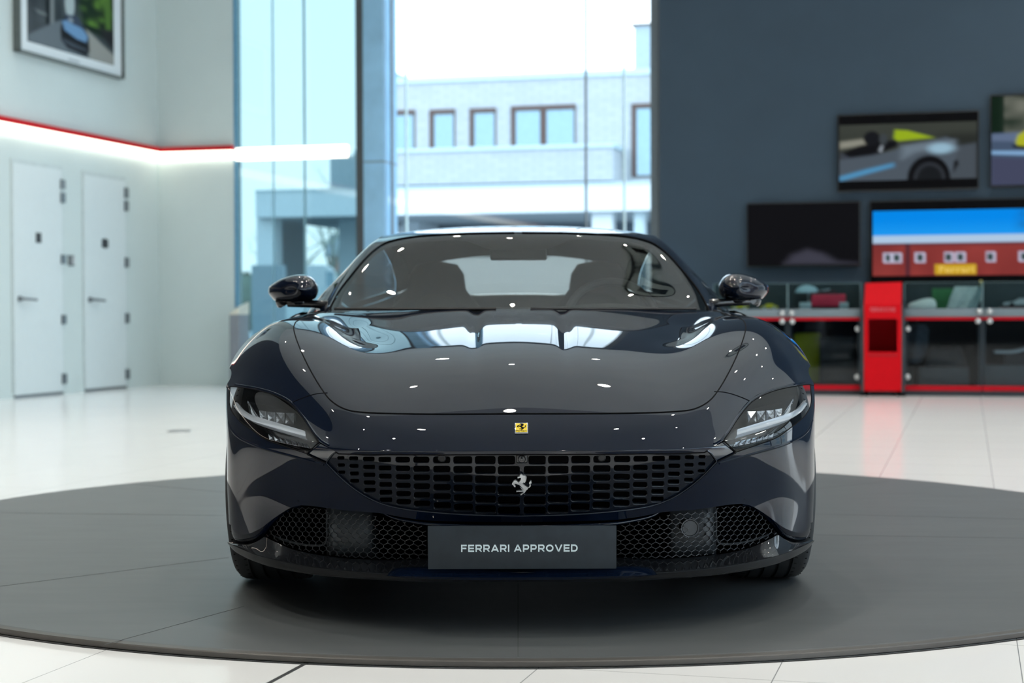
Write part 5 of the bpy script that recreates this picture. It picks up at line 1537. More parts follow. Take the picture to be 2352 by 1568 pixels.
# picture 1: open silver sports car on a road
p = Pic(128, 60, srgb(62, 66, 60))
p.put(p.noise(1, 4, 10, 2) * .35, srgb(30, 36, 30)).put(sm(p.x, .55, .9) * sm(p.y, .1, .3) * .7, srgb(30, 33, 32))
p.poly([(0, .30), (.2, .25), (.3, .34), (0, .42)], srgb(140, 140, 128), .03)
p.poly([(.78, .45), (1, .38), (1, 1), (.7, 1)], srgb(72, 80, 88), .03).poly([(.0, .5), (.3, .5), (.3, 1), (0, 1)], srgb(60, 66, 76), .05)
p.poly([(0, .62), (.25, .56), (.42, .46), (.48, .40), (.78, .26), (.84, .32), (.865, .48), (.84, .70), (.80, .97), (.5, 1), (0, 1)], srgb(78, 88, 98), .012)
p.poly([(.46, .40), (.60, .36), (.84, .32), (.85, .50), (.70, .46), (.56, .52), (.46, .64)], srgb(108, 122, 134), .05).ell(.74, .46, .09, .09, srgb(150, 185, 205), .5)
p.poly([(0, .92), (.2, .80), (.40, .70), (.40, .76), (.2, .88), (0, 1)], srgb(80, 150, 195), .03)
p.poly([(.40, .26), (.41, .11), (.50, .13), (.60, .20), (.70, .27), (.56, .29), (.43, .31)], srgb(150, 175, 30), .015)
p.poly([(.02, .50), (.14, .38), (.30, .30), (.42, .30), (.43, .40), (.34, .48), (.24, .54), (.08, .58)], srgb(16, 17, 20), .015)
p.ell(.24, .25, .06, .13, srgb(22, 24, 28)).ell(.325, .27, .03, .10, srgb(60, 66, 70)).poly([(.29, .48), (.31, .38), (.325, .38), (.31, .5)], srgb(160, 170, 180), .01)
p.ell(.655, .98, .155, .40, srgb(14, 15, 17), .04).ell(.66, 1.0, .115, .30, srgb(46, 50, 56), .05).ell(.66, 1.0, .09, .24, srgb(24, 27, 30), .1)
p.poly([(.835, .70), (.86, .66), (.87, .74), (.83, .9)], srgb(20, 21, 24), .01)
tv(1925, 2249, 266, 442, 'wall television showing an open silver sports car', p, (.012, .985, .135, .862))
# dark screen with a faint car shape
p = Pic(96, 54, srgb(15, 15, 18))
p.poly([(.33, .99), (.40, .84), (.54, .75), (.68, .82), (.80, .95), (.98, .985), (.98, .995)], srgb(62, 62, 74), .06)
tv(1717.5, 1977, 468, 614, 'wall television with an almost black picture, lowest left of the screens', p, (.01, .99, .02, .97))
# picture 2: yellow car on a road by trees
p = Pic(96, 110, srgb(70, 86, 110))
p.put(((p.y < .42) * 1.0), srgb(28, 44, 34)).put(p.noise(1, 12, 14, 9) * (p.y < .42) * (p.x > .10), srgb(120, 122, 112)).put(sm(.10 - p.x, 0, .05) * (p.y < .42), srgb(16, 34, 22))
p.poly([(0, .42), (1, .38), (1, .56), (0, .50)], srgb(96, 112, 140), .02).poly([(0, .61), (.5, .63), (1, .76), (1, .80), (.4, .68), (0, .65)], srgb(130, 170, 210), .01).poly([(0, .68), (.6, .74), (1, .84), (1, 1), (0, 1)], srgb(68, 72, 96), .02)
p.poly([(.20, .52), (.22, .44), (.30, .38), (.5, .30), (1, .24), (1, .66), (.34, .60), (.22, .58)], srgb(175, 180, 40), .012)
p.ell(.36, .52, .06, .09, srgb(24, 30, 36)).ell(.37, .52, .045, .065, srgb(70, 130, 185)).poly([(.17, .55), (.30, .57), (.30, .60), (.18, .58)], srgb(14, 16, 20), .01)
tv(2274, 2560, 220, 432, 'wall television at the right edge showing a yellow car on a road', p, (.012, .985, .02, .975))
# big screen: red brick works under a blue sky
p = Pic(220, 76, srgb(150, 62, 58))
p.put(((p.y < .40) * 1.0), srgb(0, 140, 240)).put(sm(p.y, .1, .4) * (p.y < .40) * .5, srgb(40, 170, 250))
p.put(p.noise(1, 30, 20, 4) * sm(p.x, .52, .62) * (p.y < .42) * .8, srgb(30, 70, 110))
p.put(((p.y > .38) & (p.y < .505)) * 1.0, srgb(178, 205, 232)).put(((p.y > .505) & (p.y < .54)) * .8, srgb(92, 50, 60))
p.put(p.noise(1, 18, 5, 8) * (p.y > .52) * .5, srgb(96, 34, 36)).put(((p.x > .125) & (p.x < .145) & (p.y > .5)) * .8, srgb(70, 40, 52))
for x0 in (.04, .075, .165, .275, .32, .435, .56, .61, .72, .78, .88):
    p.put(((p.x > x0) & (p.x < x0 + .038) & (p.y > .64) & (p.y < .80)) * 1.0, srgb(196, 196, 220)).put(((p.x > x0 + .008) & (p.x < x0 + .030) & (p.y > .675) & (p.y < .77)) * 1.0, srgb(50, 70, 68))
p.put(((p.x > .240) & (p.x < .400) & (p.y > .83) & (p.y < .985)) * 1.0, srgb(205, 165, 40))
t, s0, s1, za, zb = tv(1998.5, 2480, 462.5, 652, 'largest wall television showing a red brick building under a blue sky', p, (.012, .99, .125, .905), s_right=DW.sz(2620, 560)[0])
pw = s1 - s0; y1_ = za - (za - zb) * .90
tv_, tf_ = text_mesh('Ferrari', pw * .13, .075, .02)
xa = s0 + pw * (.012 + .978 * .258)
mb = MB(); mb.add([DW.w(xa + x, .0795, y1_ + .025 + y) for x, y in tv_], tf_); mb.build('sign_lettering', mat('sign_ochre', (.01, .01, .01), rough=.4, emit=srgb(225, 190, 90), estr=.9), t)

# ------------------------------------------------------------------ counter
q = on_floor(1905, 907.5)
CP = Plane((q.x, q.y), math.radians(-12.5))
grey_top = mat('grey_worktop', (.17, .215, .245), rough=.45, var=.03)
cab_dark = mat('cabinet_anthracite', (.035, .048, .060), rough=.5)
cab_in = mat('cabinet_interior', (.010, .012, .015), rough=.8)
smoke = glass('smoked_glass', (.62, .67, .70), 1.5, 1.0)
case_glass = glass('case_glass', (.78, .86, .87), 1.5, 1.0)
red_tr = mat('red_trim', (.48, .006, .016), rough=.6, spec=.12, var=.03)
knob_m = mat('satin_knob', (.60, .62, .62), rough=.25, metal=.6)
cs = lambda x, y=800: CP.sz(x, y)[0]
cz_ = lambda y, x=2000: CP.sz(x, y)[1]
Zt, Zt0 = cz_(709), cz_(727.5); Zr1, Zr0 = cz_(728), cz_(735); Zb1, Zb0 = cz_(884.5), cz_(895.5); Zc = cz_(650)
DEP = .46
def knob(mb, x, y): 
    s, z = CP.sz(x, y); mb.lathe([(0, .055), (.022, .053), (.030, .04), (.022, .022), (.012, .012), (.012, 0)], CP.n, CP.w(s, .0, z), 20)
def base_unit(xa, xb, lab, knobs, s1=None):
    s0 = cs(xa); s1 = cs(xb) if s1 is None else s1
    t = thing('display_cabinet', CP.w((s0 + s1) / 2, -DEP / 2, 0), lab, 'cabinet', 'low display cabinets')
    b = MB()
    b.pbox(CP, s0, s1, 0, Zb0, -DEP, -.03); b.pbox(CP, s0, s0 + .03, Zb0, Zr1, -DEP, -.005).pbox(CP, s1 - .03, s1, Zb0, Zr1, -DEP, -.005).pbox(CP, s0, s1, Zb0, Zb1 - .02, -DEP, -.01).pbox(CP, s0, s1, Zr0 + .01, Zr1, -DEP, -.01)
    b.build('cabinet_body', cab_dark, t)
    MB().pbox(CP, s0 + .03, s1 - .03, Zb1 - .02, Zr0 + .01, -DEP, -DEP + .02).build('back_panel', cab_in, t)
    MB().pbox(CP, s0 + .004, s1 - .004, Zb1 - .01, Zr0, -.012, -.004).build('glass_door', smoke, t)
    MB().pbox(CP, s0, s1, Zb0, Zb1, -.03, .006).build('red_plinth_strip', red_tr, t)
    MB().pbox(CP, s0, s1, Zr0, Zr1 - .001, -.03, .006).build('red_top_strip', red_tr, t)
    for (x, y) in knobs:
        k = MB(); knob(k, x, y); k.build('door_knob', knob_m, t, smooth=True)
    return t, s0, s1
def top_case(xa, xb, lab, s1=None, knobs=()):
    s0 = cs(xa); s1 = cs(xb) if s1 is None else s1
    t = thing('glass_display_case', CP.w((s0 + s1) / 2, -DEP / 2, Zt0), lab, 'display case', 'glass cases on the counter')
    MB().pbox(CP, s0, s1, Zt0, Zt, -DEP, .012).build('worktop', grey_top, t, bevel=.004)
    g = MB(); g.pbox(CP, s0, s1, Zt, Zc, -.012, -.004).pbox(CP, s0, s1, Zc - .008, Zc, -DEP, -.012).pbox(CP, s0, s0 + .008, Zt, Zc - .008, -DEP, -.012).pbox(CP, s1 - .008, s1, Zt, Zc - .008, -DEP, -.012)
    g.build('glass_hood', case_glass, t)
    e = MB(); e.pbox(CP, s0, s1, Zc, Zc + .005, -.014, -.002).pbox(CP, s0 - .003, s0 + .004, Zt, Zc, -.014, -.002).pbox(CP, s1 - .004, s1 + .003, Zt, Zc, -.014, -.002)
    e.build('glass_edges', mat('glass_edge', (.16, .25, .27), rough=.2), t)
    MB().pbox(CP, s0 + .01, s1 - .01, Zt, Zc - .01, -DEP + .005, -DEP + .015).build('case_back', mat('case_back', (.035, .05, .058), rough=.6), t)
    for (x, y) in knobs:
        k = MB(); knob(k, x, y); k.build('case_lock', knob_m, t, smooth=True)
    return t
base_unit(1640, 1809, 'low dark glass-fronted cabinet at the left end of the counter, half hidden by the car', [(1797, 738)])
base_unit(1811, 1976, 'low dark glass-fronted cabinet holding the yellow and black suitcases', [(1820, 738), (1970, 755), (1969, 865)])
base_unit(2078, 2255.5, 'low dark glass-fronted cabinet just right of the red pillar', [(2085, 755), (2084, 865), (2246, 737)])
base_unit(2257, 2450, 'low dark glass-fronted cabinet at the right edge with a white object inside', [(2273, 737)])
top_case(1640, 1808.5, 'glass case on the counter nearest the car mirror, holding two small yellow models', None, [(1797, 719)])
top_case(1810, 1977, 'glass case on the counter holding the red bag', None, [(1819, 719)])
top_case(2077, 2255, 'glass case on the counter holding the white shoe and pale garment', None, [(2249, 715)])
top_case(2257, 2450, 'glass case on the counter at the right edge holding the silver model', None, [(2273, 715)])

# red pillar between the cabinets
sa, sb = cs(1985), cs(2070)
zt_, zm = cz_(650), cz_(698)
k = thing('red_pillar', CP.w((sa + sb) / 2, -.2, 0), 'bright red pillar with an open niche standing between the cabinets', 'pillar')
zf0, zf1 = cz_(896), cz_(900); zn1, zn0 = cz_(732), cz_(808); sn0, sn1 = cs(1994.5), cs(2061); zp = cz_(815)
red_k = mat('pillar_red', (.60, .002, .008), rough=.6, spec=.12, var=.02)
b = MB(); F_ = .13
b.pbox(CP, sa, sn0, zf0, zm, -.44, F_).pbox(CP, sn1, sb, zf0, zm, -.44, F_).pbox(CP, sn0, sn1, zf0, zn0, -.45, F_).pbox(CP, sn0, sn1, zn1, zm, -.44, F_)
b.build('pillar_body', red_k, k)
b = MB(); b.hexa([CP.w(sa, F_, zm), CP.w(sb, F_, zm), CP.w(sb, -.45, zm), CP.w(sa, -.45, zm), CP.w(sa + .015, F_ - .16, zt_), CP.w(sb + .005, F_ - .16, zt_ + .01), CP.w(sb, -.45, zt_ + .01), CP.w(sa, -.45, zt_)])
b.build('sloping_head', red_k, k)
MB().pbox(CP, sn0, sn1, zn0, zn1, -.42, -.40).build('niche_back', mat('niche_red', (.36, .003, .012), rough=.6, spec=.1), k)
MB().pbox(CP, sn0, sn1, zp - .006, zp + .006, F_, F_ + .004).build('panel_joint', mat('joint_maroon', (.28, .004, .010), rough=.5), k)
MB().pbox(CP, sa - .035, sa - .002, 0.03, cz_(700), -.45, F_ - .02).build('side_post', cab_dark, k)
MB().pbox(CP, sb + .002, sb + .035, 0.03, cz_(700), -.45, F_ - .02).build('side_post', cab_dark, k)
for s in (sa, sb): MB().pbox(CP, s - .045, s + .045, 0, zf1, -.4, F_ - .01).build('foot', gap_m if 'gap_m' in globals() else cab_in, k)
tv_, tf_ = wide_letters('FERRARI STORE', cs(2056) - cs(1999), .042, .15)
mb = MB(); z0 = cz_(715.5); mb.add([CP.w(cs(1999) + x, F_ + .003, z0 + y) for x, y in tv_], tf_); mb.build('pillar_lettering', mat('lettering_pink', (.62, .16, .20), rough=.5), k)

# things in the glass cases
def ssz(x, y, n): return CP.sz(x, y, n)
yel = mat('yellow_model', (.75, .62, .02), rough=.3, coat=.5)
for (x0, x1, lab) in ((1680, 1719, 'small yellow model on the counter right under the car mirror arm'), (1747, 1787, 'small yellow and white model on the counter right of the car mirror')):
    n = -.22; s0 = ssz(x0, 700, n)[0]; s1 = ssz(x1, 700, n)[0]; h = .062; w_ = s1 - s0
    t = thing('model_car', CP.w((s0 + s1) / 2, n, Zt), lab, 'model car')
    b = MB(); prof = [(0, .25), (.05, .5), (.25, .62), (.36, .98), (.66, 1.0), (.82, .66), (1.0, .55), (1.0, .25)]
    b.add([CP.w(s0 + w_ * u, n + .04, Zt + h * v) for u, v in prof] + [CP.w(s0 + w_ * u, n - .04, Zt + h * v) for u, v in prof], [tuple(range(8)), tuple(range(8, 16))[::-1]] + [(i, (i + 1) % 8, 8 + (i + 1) % 8, 8 + i) for i in range(8)])
    b.build('model_body', yel, t)
    b = MB(); 
    for u in (.22, .80): b.lathe([(0, .05), (.016, .05), (.016, -.05), (0, -.05)], CP.n, CP.w(s0 + w_ * u, n, Zt + .016), 16)
    b.build('model_wheels', mat('model_silver', (.5, .52, .55), rough=.3), t)
# red bag on two small clear feet
n = -.22; s0, z0 = ssz(1862.5, 704, n); s1, z1 = ssz(1942.5, 675, n)
t = thing('red_bag', CP.w((s0 + s1) / 2, n, Zt), 'flat red bag standing on two pale blocks in the glass case', 'bag')
b = MB(); b.hexa([CP.w(s0, n + .07, z0), CP.w(s1, n + .07, z0), CP.w(s1, n - .07, z0), CP.w(s0, n - .07, z0), CP.w(s0 + .01, n + .05, z1), CP.w(s1, n + .05, z1), CP.w(s1, n - .05, z1), CP.w(s0 + .01, n - .05, z1)]); b.build('bag_body', mat('red_leather', (.55, .008, .05), rough=.5, var=.1), t, bevel=.012)
for x0, x1 in ((1837, 1864), (1928, 1949)):
    b = MB(); b.pbox(CP, ssz(x0, 700, n)[0], ssz(x1, 700, n)[0], Zt, ssz(x0, 694, n)[1], n - .05, n + .09); b.build('stand_block', mat('acrylic_block', (.42, .50, .54), rough=.2), t, bevel=.004)
MB().tube([CP.w(s0 + .05, n + .05, z1), CP.w(s0 + .08, n + .05, z1 + .03), CP.w(s1 - .12, n + .05, z1 + .03), CP.w(s1 - .09, n + .05, z1)], .008, 6).build('bag_handle', mat('dark_handle', (.10, .01, .02), rough=.5), t, smooth=True)
# pale blue cap lying above
n = -.33; s0, z0 = ssz(1832, 672, n); s1, z1 = ssz(1906, 655, n)
t = thing('blue_cap', CP.w((s0 + s1) / 2, n, z0), 'pale blue cap on a small rack behind the red bag', 'cap')
rows = []
for v in np.linspace(0, 1, 8):
    rows.append([CP.w(s0 + .10 + .13 * math.cos(a) * math.cos(v * 1.5), n + .10 * math.sin(a) * math.cos(v * 1.5), z0 + .085 * math.sin(v * 1.5)) for a in np.linspace(0, 2 * math.pi, 21)])
MB().grid(rows).build('cap_crown', mat('cap_blue', (.42, .58, .66), rough=.7), t, smooth=True)
MB().hexa([CP.w(s0 + .18, n + .07, z0), CP.w(s1, n + .10, z0 + .03), CP.w(s1, n - .06, z0 + .03), CP.w(s0 + .18, n - .07, z0), CP.w(s0 + .18, n + .07, z0 + .012), CP.w(s1, n + .10, z0 + .042), CP.w(s1, n - .06, z0 + .042), CP.w(s0 + .18, n - .07, z0 + .012)]).build('cap_peak', mat('cap_blue', (.42, .58, .66)), t)
MB().tube([CP.w(s0 + .12, n, Zt), CP.w(s0 + .12, n, z0 + .02)], .012, 8).build('cap_rack', mat('acrylic_block', (.42, .5, .54)), t)
# white shoe
n = -.20; s0, z0 = ssz(2083, 709, n); s1, z1 = ssz(2151, 688, n)
t = thing('white_shoe', CP.w((s0 + s1) / 2, n, Zt), 'low white shoe lying in the glass case beside the red pillar', 'shoe')
w_ = s1 - s0; rows = []
for u, h, hw in ((0, .012, .004), (.04, .03, .03), (.15, .05, .042), (.32, .065, .045), (.52, .085, .042), (.70, .095, .04), (.86, .092, .038), (.96, .07, .03), (1, .03, .006)):
    rows.append([CP.w(s0 + w_ * u, n + hw * math.cos(a), Zt + .018 + max(0, math.sin(a)) * h + min(0, math.sin(a)) * .006) for a in np.linspace(0, 2 * math.pi, 17)])
MB().grid(rows).build('shoe_upper', mat('white_leather', (.80, .80, .77), rough=.5), t, smooth=True)
MB().pbox(CP, s0 + .01, s1 - .01, Zt, Zt + .022, n - .04, n + .04).build('shoe_sole', mat('sole_white', (.62, .64, .64), rough=.6), t, bevel=.006)
# green board
n = -.39; s0, z0 = ssz(2141, 705, n); s1, z1 = ssz(2194, 662, n)
t = tag(MB().pbox(CP, s0, s1, Zt, z1, n - .03, n).build('green_box', mat('green_card', (.045, .22, .07), rough=.6, var=.15), None, bevel=.004), 'upright green box behind the white shoe in the glass case', 'box')
# pale folded garment on a stand
n = -.24
t = thing('pale_shirt', CP.w(ssz(2215, 700, n)[0], n, Zt), 'pale draped shirt on a bust in the glass case right of the green box', 'shirt')
rows = []
for f, (xl, yl, xr, yr_) in enumerate(((2193, 657, 2256, 658), (2188, 670, 2255, 672), (2182, 684, 2252, 686), (2178, 696, 2247, 698), (2174, 708, 2243, 710))):
    a = ssz(xl, yl, n); b2 = ssz(xr, yr_, n)
    rows.append([CP.w(a[0] + (b2[0] - a[0]) * u, n + .05 * math.sin(u * math.pi) + .012 * math.sin(u * 17 + f), max(Zt + .004, a[1] + (b2[1] - a[1]) * u)) for u in np.linspace(0, 1, 25)])
MB().grid(rows).build('cloth', mat('pale_cloth', (.60, .66, .66), rough=.8, var=.15, scale=20), t, smooth=True)
MB().tube([CP.w(ssz(2215, 700, n)[0], n - .02, Zt), CP.w(ssz(2215, 690, n)[0], n - .02, ssz(2215, 668, n)[1])], [.07, .05], 12).build('bust', mat('bust_grey', (.4, .43, .44), rough=.6), t, smooth=True)
sx, szz = ssz(2253, 650, n); MB().pbox(CP, sx - .015, sx + .015, szz - .05, szz + .03, n, n + .01).build('price_tag', mat('tag_ochre', (.55, .45, .12), rough=.5), t)
# silver model at the right edge
n = -.25; s0, z0 = ssz(2304, 700, n); s1, z1 = ssz(2400, 684, n)
t = thing('silver_model_car', CP.w((s0 + s1) / 2, n, Zt), 'silver model car on a dark red base in the right-hand glass case', 'model car')
MB().pbox(CP, s0 - .03, s1, Zt, Zt + .018, n - .08, n + .08).build('model_base', mat('base_maroon', (.12, .02, .03), rough=.4), t)
w_ = s1 - s0; h = .09; prof = [(0, .2), (.03, .5), (.28, .65), (.40, 1), (.66, 1), (.85, .7), (1, .6), (1, .2)]
MB().add([CP.w(s0 + w_ * u, n + .06, Zt + .018 + h * v) for u, v in prof] + [CP.w(s0 + w_ * u, n - .06, Zt + .018 + h * v) for u, v in prof], [tuple(range(8)), tuple(range(8, 16))[::-1]] + [(i, (i + 1) % 8, 8 + (i + 1) % 8, 8 + i) for i in range(8)]).build('model_body', mat('model_silver', (.5, .52, .55), rough=.3), t)
b = MB()
for u in (.2, .82): b.lathe([(0, .065), (.024, .065), (.024, -.065), (0, -.065)], CP.n, CP.w(s0 + w_ * u, n, Zt + .042), 16)
b.build('model_wheels', cab_in, t)

# things in the low cabinets
ZF = Zb1 - .02
def suitcase(x0, x1, y1, n, dep, m, lab, name='suitcase', bars=3, wheels=True):
    s0, _ = ssz(x0, 850, n); s1, _ = ssz(x1, 850, n); z1 = ssz(x0, y1, n)[1]
    t = thing(name, CP.w((s0 + s1) / 2, n - dep / 2, ZF), lab, 'suitcase')
    MB().pbox(CP, s0, s1, ZF + .03, z1, n - dep, n).build('shell', m, t, bevel=.03, seg=3)
    b = MB()
    for k_ in range(bars):
        f = (k_ + 1) / (bars + 1); b.pbox(CP, s0 + .03, s1 - .03, ZF + .03 + (z1 - ZF) * f - .008, ZF + .03 + (z1 - ZF) * f + .008, n - .01, n + .008)
    b.build('ribs', m, t)
    b = MB()
    for s in (s0 + .05, s1 - .05): b.pbox(CP, s - .02, s + .02, ZF, ZF + .035, n - dep + .03, n - .03)
    b.build('castors', cab_in, t)
    MB().tube([CP.w(s0 + (s1 - s0) * .35, n - dep / 2, z1 - .01), CP.w(s0 + (s1 - s0) * .38, n - dep / 2, z1 + .02), CP.w(s0 + (s1 - s0) * .62, n - dep / 2, z1 + .02), CP.w(s0 + (s1 - s0) * .65, n - dep / 2, z1 - .01)], .010, 6).build('handle', cab_in, t, smooth=True)
    return t
suitcase(1823, 1884, 764, -.25, .19, mat('yellow_shell', (.52, .58, .02), rough=.35, var=.1), 'yellow-green hard suitcase standing in the cabinet beside the black one', bars=0)
suitcase(1882, 1964, 774, -.06, .22, mat('black_shell', (.028, .032, .036), rough=.4), 'black ribbed suitcase standing in the cabinet in front of the yellow-green one')
sx, szz = ssz(1869, 811, -.29); 
n = -.14
def ibox(x0, x1, y0, y1, n0, n1, m, name, lab, cat, zlow=None):
    s0 = ssz(x0, 800, n1)[0]; s1 = ssz(x1, 800, n1)[0]; z1 = ssz(x0, y0, n1)[1]; z0 = ZF if zlow is None else zlow
    return tag(MB().pbox(CP, s0, s1, z0, z1, n0, n1).build(name, m, None, bevel=.006), lab, cat)
ibox(2110, 2226, 843, 886, -.42, -.12, mat('grey_plinth', (.12, .14, .15), rough=.6), 'grey_plinth', 'low grey plinth inside the cabinet right of the red pillar', 'plinth')
ibox(2260, 2440, 839, 886, -.42, -.06, mat('pale_plinth', (.16, .19, .21), rough=.6), 'pale_plinth', 'wide pale grey plinth inside the cabinet at the right edge', 'plinth')
# leather bag on the grey plinth
n = -.28; s0 = ssz(2122, 830, n)[0]; s1 = ssz(2222, 830, n)[0]; zb_ = ssz(2122, 843, -.12)[1]; zt2 = ssz(2122, 796, n)[1]
t = thing('leather_bag', CP.w((s0 + s1) / 2, n, zb_), 'dark leather travel bag on the grey plinth in the cabinet', 'bag')
b = MB(); b.hexa([CP.w(s0, n + .13, zb_), CP.w(s1, n + .13, zb_), CP.w(s1, n - .13, zb_), CP.w(s0, n - .13, zb_), CP.w(s0 + .06, n + .06, zt2), CP.w(s1 - .06, n + .06, zt2), CP.w(s1 - .06, n - .06, zt2), CP.w(s0 + .06, n - .06, zt2)]); b.build('bag_body', mat('bag_leather', (.045, .05, .056), rough=.5), t, bevel=.03, seg=3)
MB().tube([CP.w(s0 + .14, n + .05, zt2 - .02), CP.w(s0 + .17, n + .05, zt2 + .10), CP.w(s1 - .17, n + .05, zt2 + .10), CP.w(s1 - .14, n + .05, zt2 - .02)], .012, 8).build('bag_handle', cab_in, t, smooth=True)
# hanging jacket left in that cabinet
n = -.35
t = thing('grey_jacket', CP.w(ssz(2095, 790, n)[0], n, Zr0 - .05), 'grey blue jacket hanging in the left of the cabinet beside the red pillar', 'jacket')
rows = []
for f, (xl, xr, y) in enumerate(((2088, 2126, 744), (2084, 2134, 756), (2084, 2132, 790), (2084, 2128, 815), (2086, 2120, 835))):
    a = ssz(xl, y, n); b2 = ssz(xr, y, n)
    rows.append([CP.w(a[0] + (b2[0] - a[0]) * u, n + .07 * math.sin(u * math.pi) + .012 * math.sin(u * 14 + f), a[1]) for u in np.linspace(0, 1, 17)])
MB().grid(rows).build('cloth', mat('jacket_cloth', (.12, .16, .20), rough=.8, var=.2, scale=15), t, smooth=True)
sJ = ssz(2107, 742, n)[0]; MB().tube([CP.w(sJ, n, ssz(2107, 746, n)[1]), CP.w(sJ, n, Zr0 + .01)], .006, 6).build('hanger_hook', knob_m, t)
# white tray in the right cabinet on a shelf
n = -.2; s0 = ssz(2284, 805, n)[0]; s1 = ssz(2420, 805, n)[0]; z0 = ssz(2300, 809, n)[1]; z1 = ssz(2300, 797, n)[1]
t = thing('white_tray', CP.w((s0 + s1) / 2, n, z0 - .01), 'white curved tray on its stand in the cabinet at the right edge', 'tray')
rows = []
for v in np.linspace(0, 1, 6):
    rows.append([CP.w(s0 + (s1 - s0) * u, n - .15 + .3 * v, z0 + (z1 - z0) * (.4 + .9 * sm(np.array(u), .25, .7))) for u in np.linspace(0, 1, 20)])
r2 = [[p + Vector((0, 0, -.03)) for p in r] for r in rows]
MB().grid(rows).grid(r2).grid([rows[-1], r2[-1]]).grid([rows[0], r2[0]]).build('tray_shell', mat('tray_white', (.70, .78, .82), rough=.3), t, smooth=True, autosmooth=.6)
zpl = ssz(2260, 839, -.06)[1]
MB().pbox(CP, s0 + .10, s0 + .5, zpl, z0 - .01, n - .08, n + .08).build('tray_stand', mat('stand_dark', (.05, .06, .07), rough=.5), t, bevel=.01)
# ================================================================== OUTSIDE
d_ = ray(1200, 600); q_ = CAMLOC + d_ * (46.0 / d_.y)
OB = Plane((q_.x, q_.y), math.radians(-14.2))
o_ = lambda x, y, n=0.0: OB.sz(x, y, n)
def brick_mat():
    m = bpy.data.materials.new('pale_brick'); m.use_nodes = True
    n = m.node_tree; b = n.nodes['Principled BSDF']
    tcn = n.nodes.new('ShaderNodeTexCoord'); mp = n.nodes.new('ShaderNodeMapping')
    mp.inputs['Rotation'].default_value = (math.radians(90), 0, 0)
    br = n.nodes.new('ShaderNodeTexBrick'); br.inputs['Scale'].default_value = 1; br.inputs['Brick Width'].default_value = .44; br.inputs['Row Height'].default_value = .13; br.inputs['Mortar Size'].default_value = .016
    br.inputs['Color1'].default_value = (.53, .545, .555, 1); br.inputs['Color2'].default_value = (.48, .50, .515, 1); br.inputs['Mortar'].default_value = (.40, .43, .455, 1)
    n.links.new(tcn.outputs['Object'], mp.inputs[0]); n.links.new(mp.outputs[0], br.inputs['Vector']); n.links.new(br.outputs['Color'], b.inputs['Base Color']); b.inputs['Roughness'].default_value = .9
    return m
brick = brick_mat()
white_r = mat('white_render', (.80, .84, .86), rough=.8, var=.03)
cap_m = mat('zinc_cap', (.55, .66, .70), rough=.6)
fr_br = mat('brown_window_frame', (.10, .055, .045), rough=.5)
pane_m = mat('sky_reflecting_pane', (.22, .36, .45), rough=.05, spec=.9, metal=.55)
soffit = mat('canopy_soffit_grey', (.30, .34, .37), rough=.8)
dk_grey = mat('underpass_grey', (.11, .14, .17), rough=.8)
bl = thing('office_building', OB.w(0, -3, 0), 'pale brick office building with brown framed windows across the street outside the window', 'building')
sL_ = o_(850, 400)[0]; sR_ = o_(1700, 300)[0]
zTop = o_(1200, 182)[1]; zS = o_(1200, 347)[1]; zB = o_(1200, 424)[1]; zC = o_(1200, 486)[1]
MB().pbox(OB, sL_, sR_, zB - .2, zTop, -8, 0).build('brick_wall', brick, bl)
MB().pbox(OB, sL_ - .05, sR_, zTop, zTop + .16, -8, .06).build('roof_edge', cap_m, bl)
MB().pbox(OB, o_(757, 400)[0], sL_ + .3, zB - .2, o_(757, 357)[1], -8, -.05).build('low_wing', mat('wing_brick', (.44, .48, .50), rough=.85, var=.08), bl)
# balcony parapet standing forward
nb = 1.3; s0 = o_(870, 385, nb)[0]; s1 = o_(1407, 385, nb)[0]; zt = o_(1200, 343, nb)[1]; zb = o_(1200, 419, nb)[1]
MB().pbox(OB, sL_, s1, zb, zt, 0, nb).build('balcony_parapet', brick, bl)
MB().pbox(OB, sL_, s1 + .06, zt, zt + .10, -.05, nb + .06).build('parapet_cap', cap_m, bl)
# canopy band, soffit, columns
n2 = 2.2; sa = o_(587, 460, n2)[0]; zt = o_(1200, 428, n2)[1]; zb = o_(1200, 488, n2)[1]
MB().pbox(OB, sa, sR_, zb, zt, -8, n2).build('canopy_band', white_r, bl)
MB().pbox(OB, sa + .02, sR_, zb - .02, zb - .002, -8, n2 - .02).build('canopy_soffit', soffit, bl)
MB().pbox(OB, sa, sR_, zt, zt + .06, -8, n2 + .03).build('canopy_cap', cap_m, bl)
def col(x0, x1, m=white_r, n=n2 - .3, name='canopy_column', d=.5):
    a = o_(x0, 520, n)[0]; b = o_(x1, 520, n)[0]; MB().pbox(OB, a, b, -.1, zb - .01, n - d, n).build(name, m, bl)
col(589, 632); col(1359, 1406); col(1456, 1478, cap_m)
MB().pbox(OB, o_(632, 520)[0], o_(655, 520)[0], -.1, zb, -1.5, 1.0).build('canopy_pier', soffit, bl)
MB().pbox(OB, o_(792, 520)[0], o_(834, 520)[0], -.1, zb, -3, .5).build('canopy_pier', mat('pier_grey', (.48, .54, .57), rough=.8), bl)
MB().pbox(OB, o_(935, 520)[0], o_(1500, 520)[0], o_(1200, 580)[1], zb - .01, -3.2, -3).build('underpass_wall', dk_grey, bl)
MB().pbox(OB, o_(900, 520)[0], o_(937, 520)[0], -.1, zb - .01, -3, -1).build('canopy_pier', mat('pier_pale', (.5, .56, .6), rough=.8), bl)
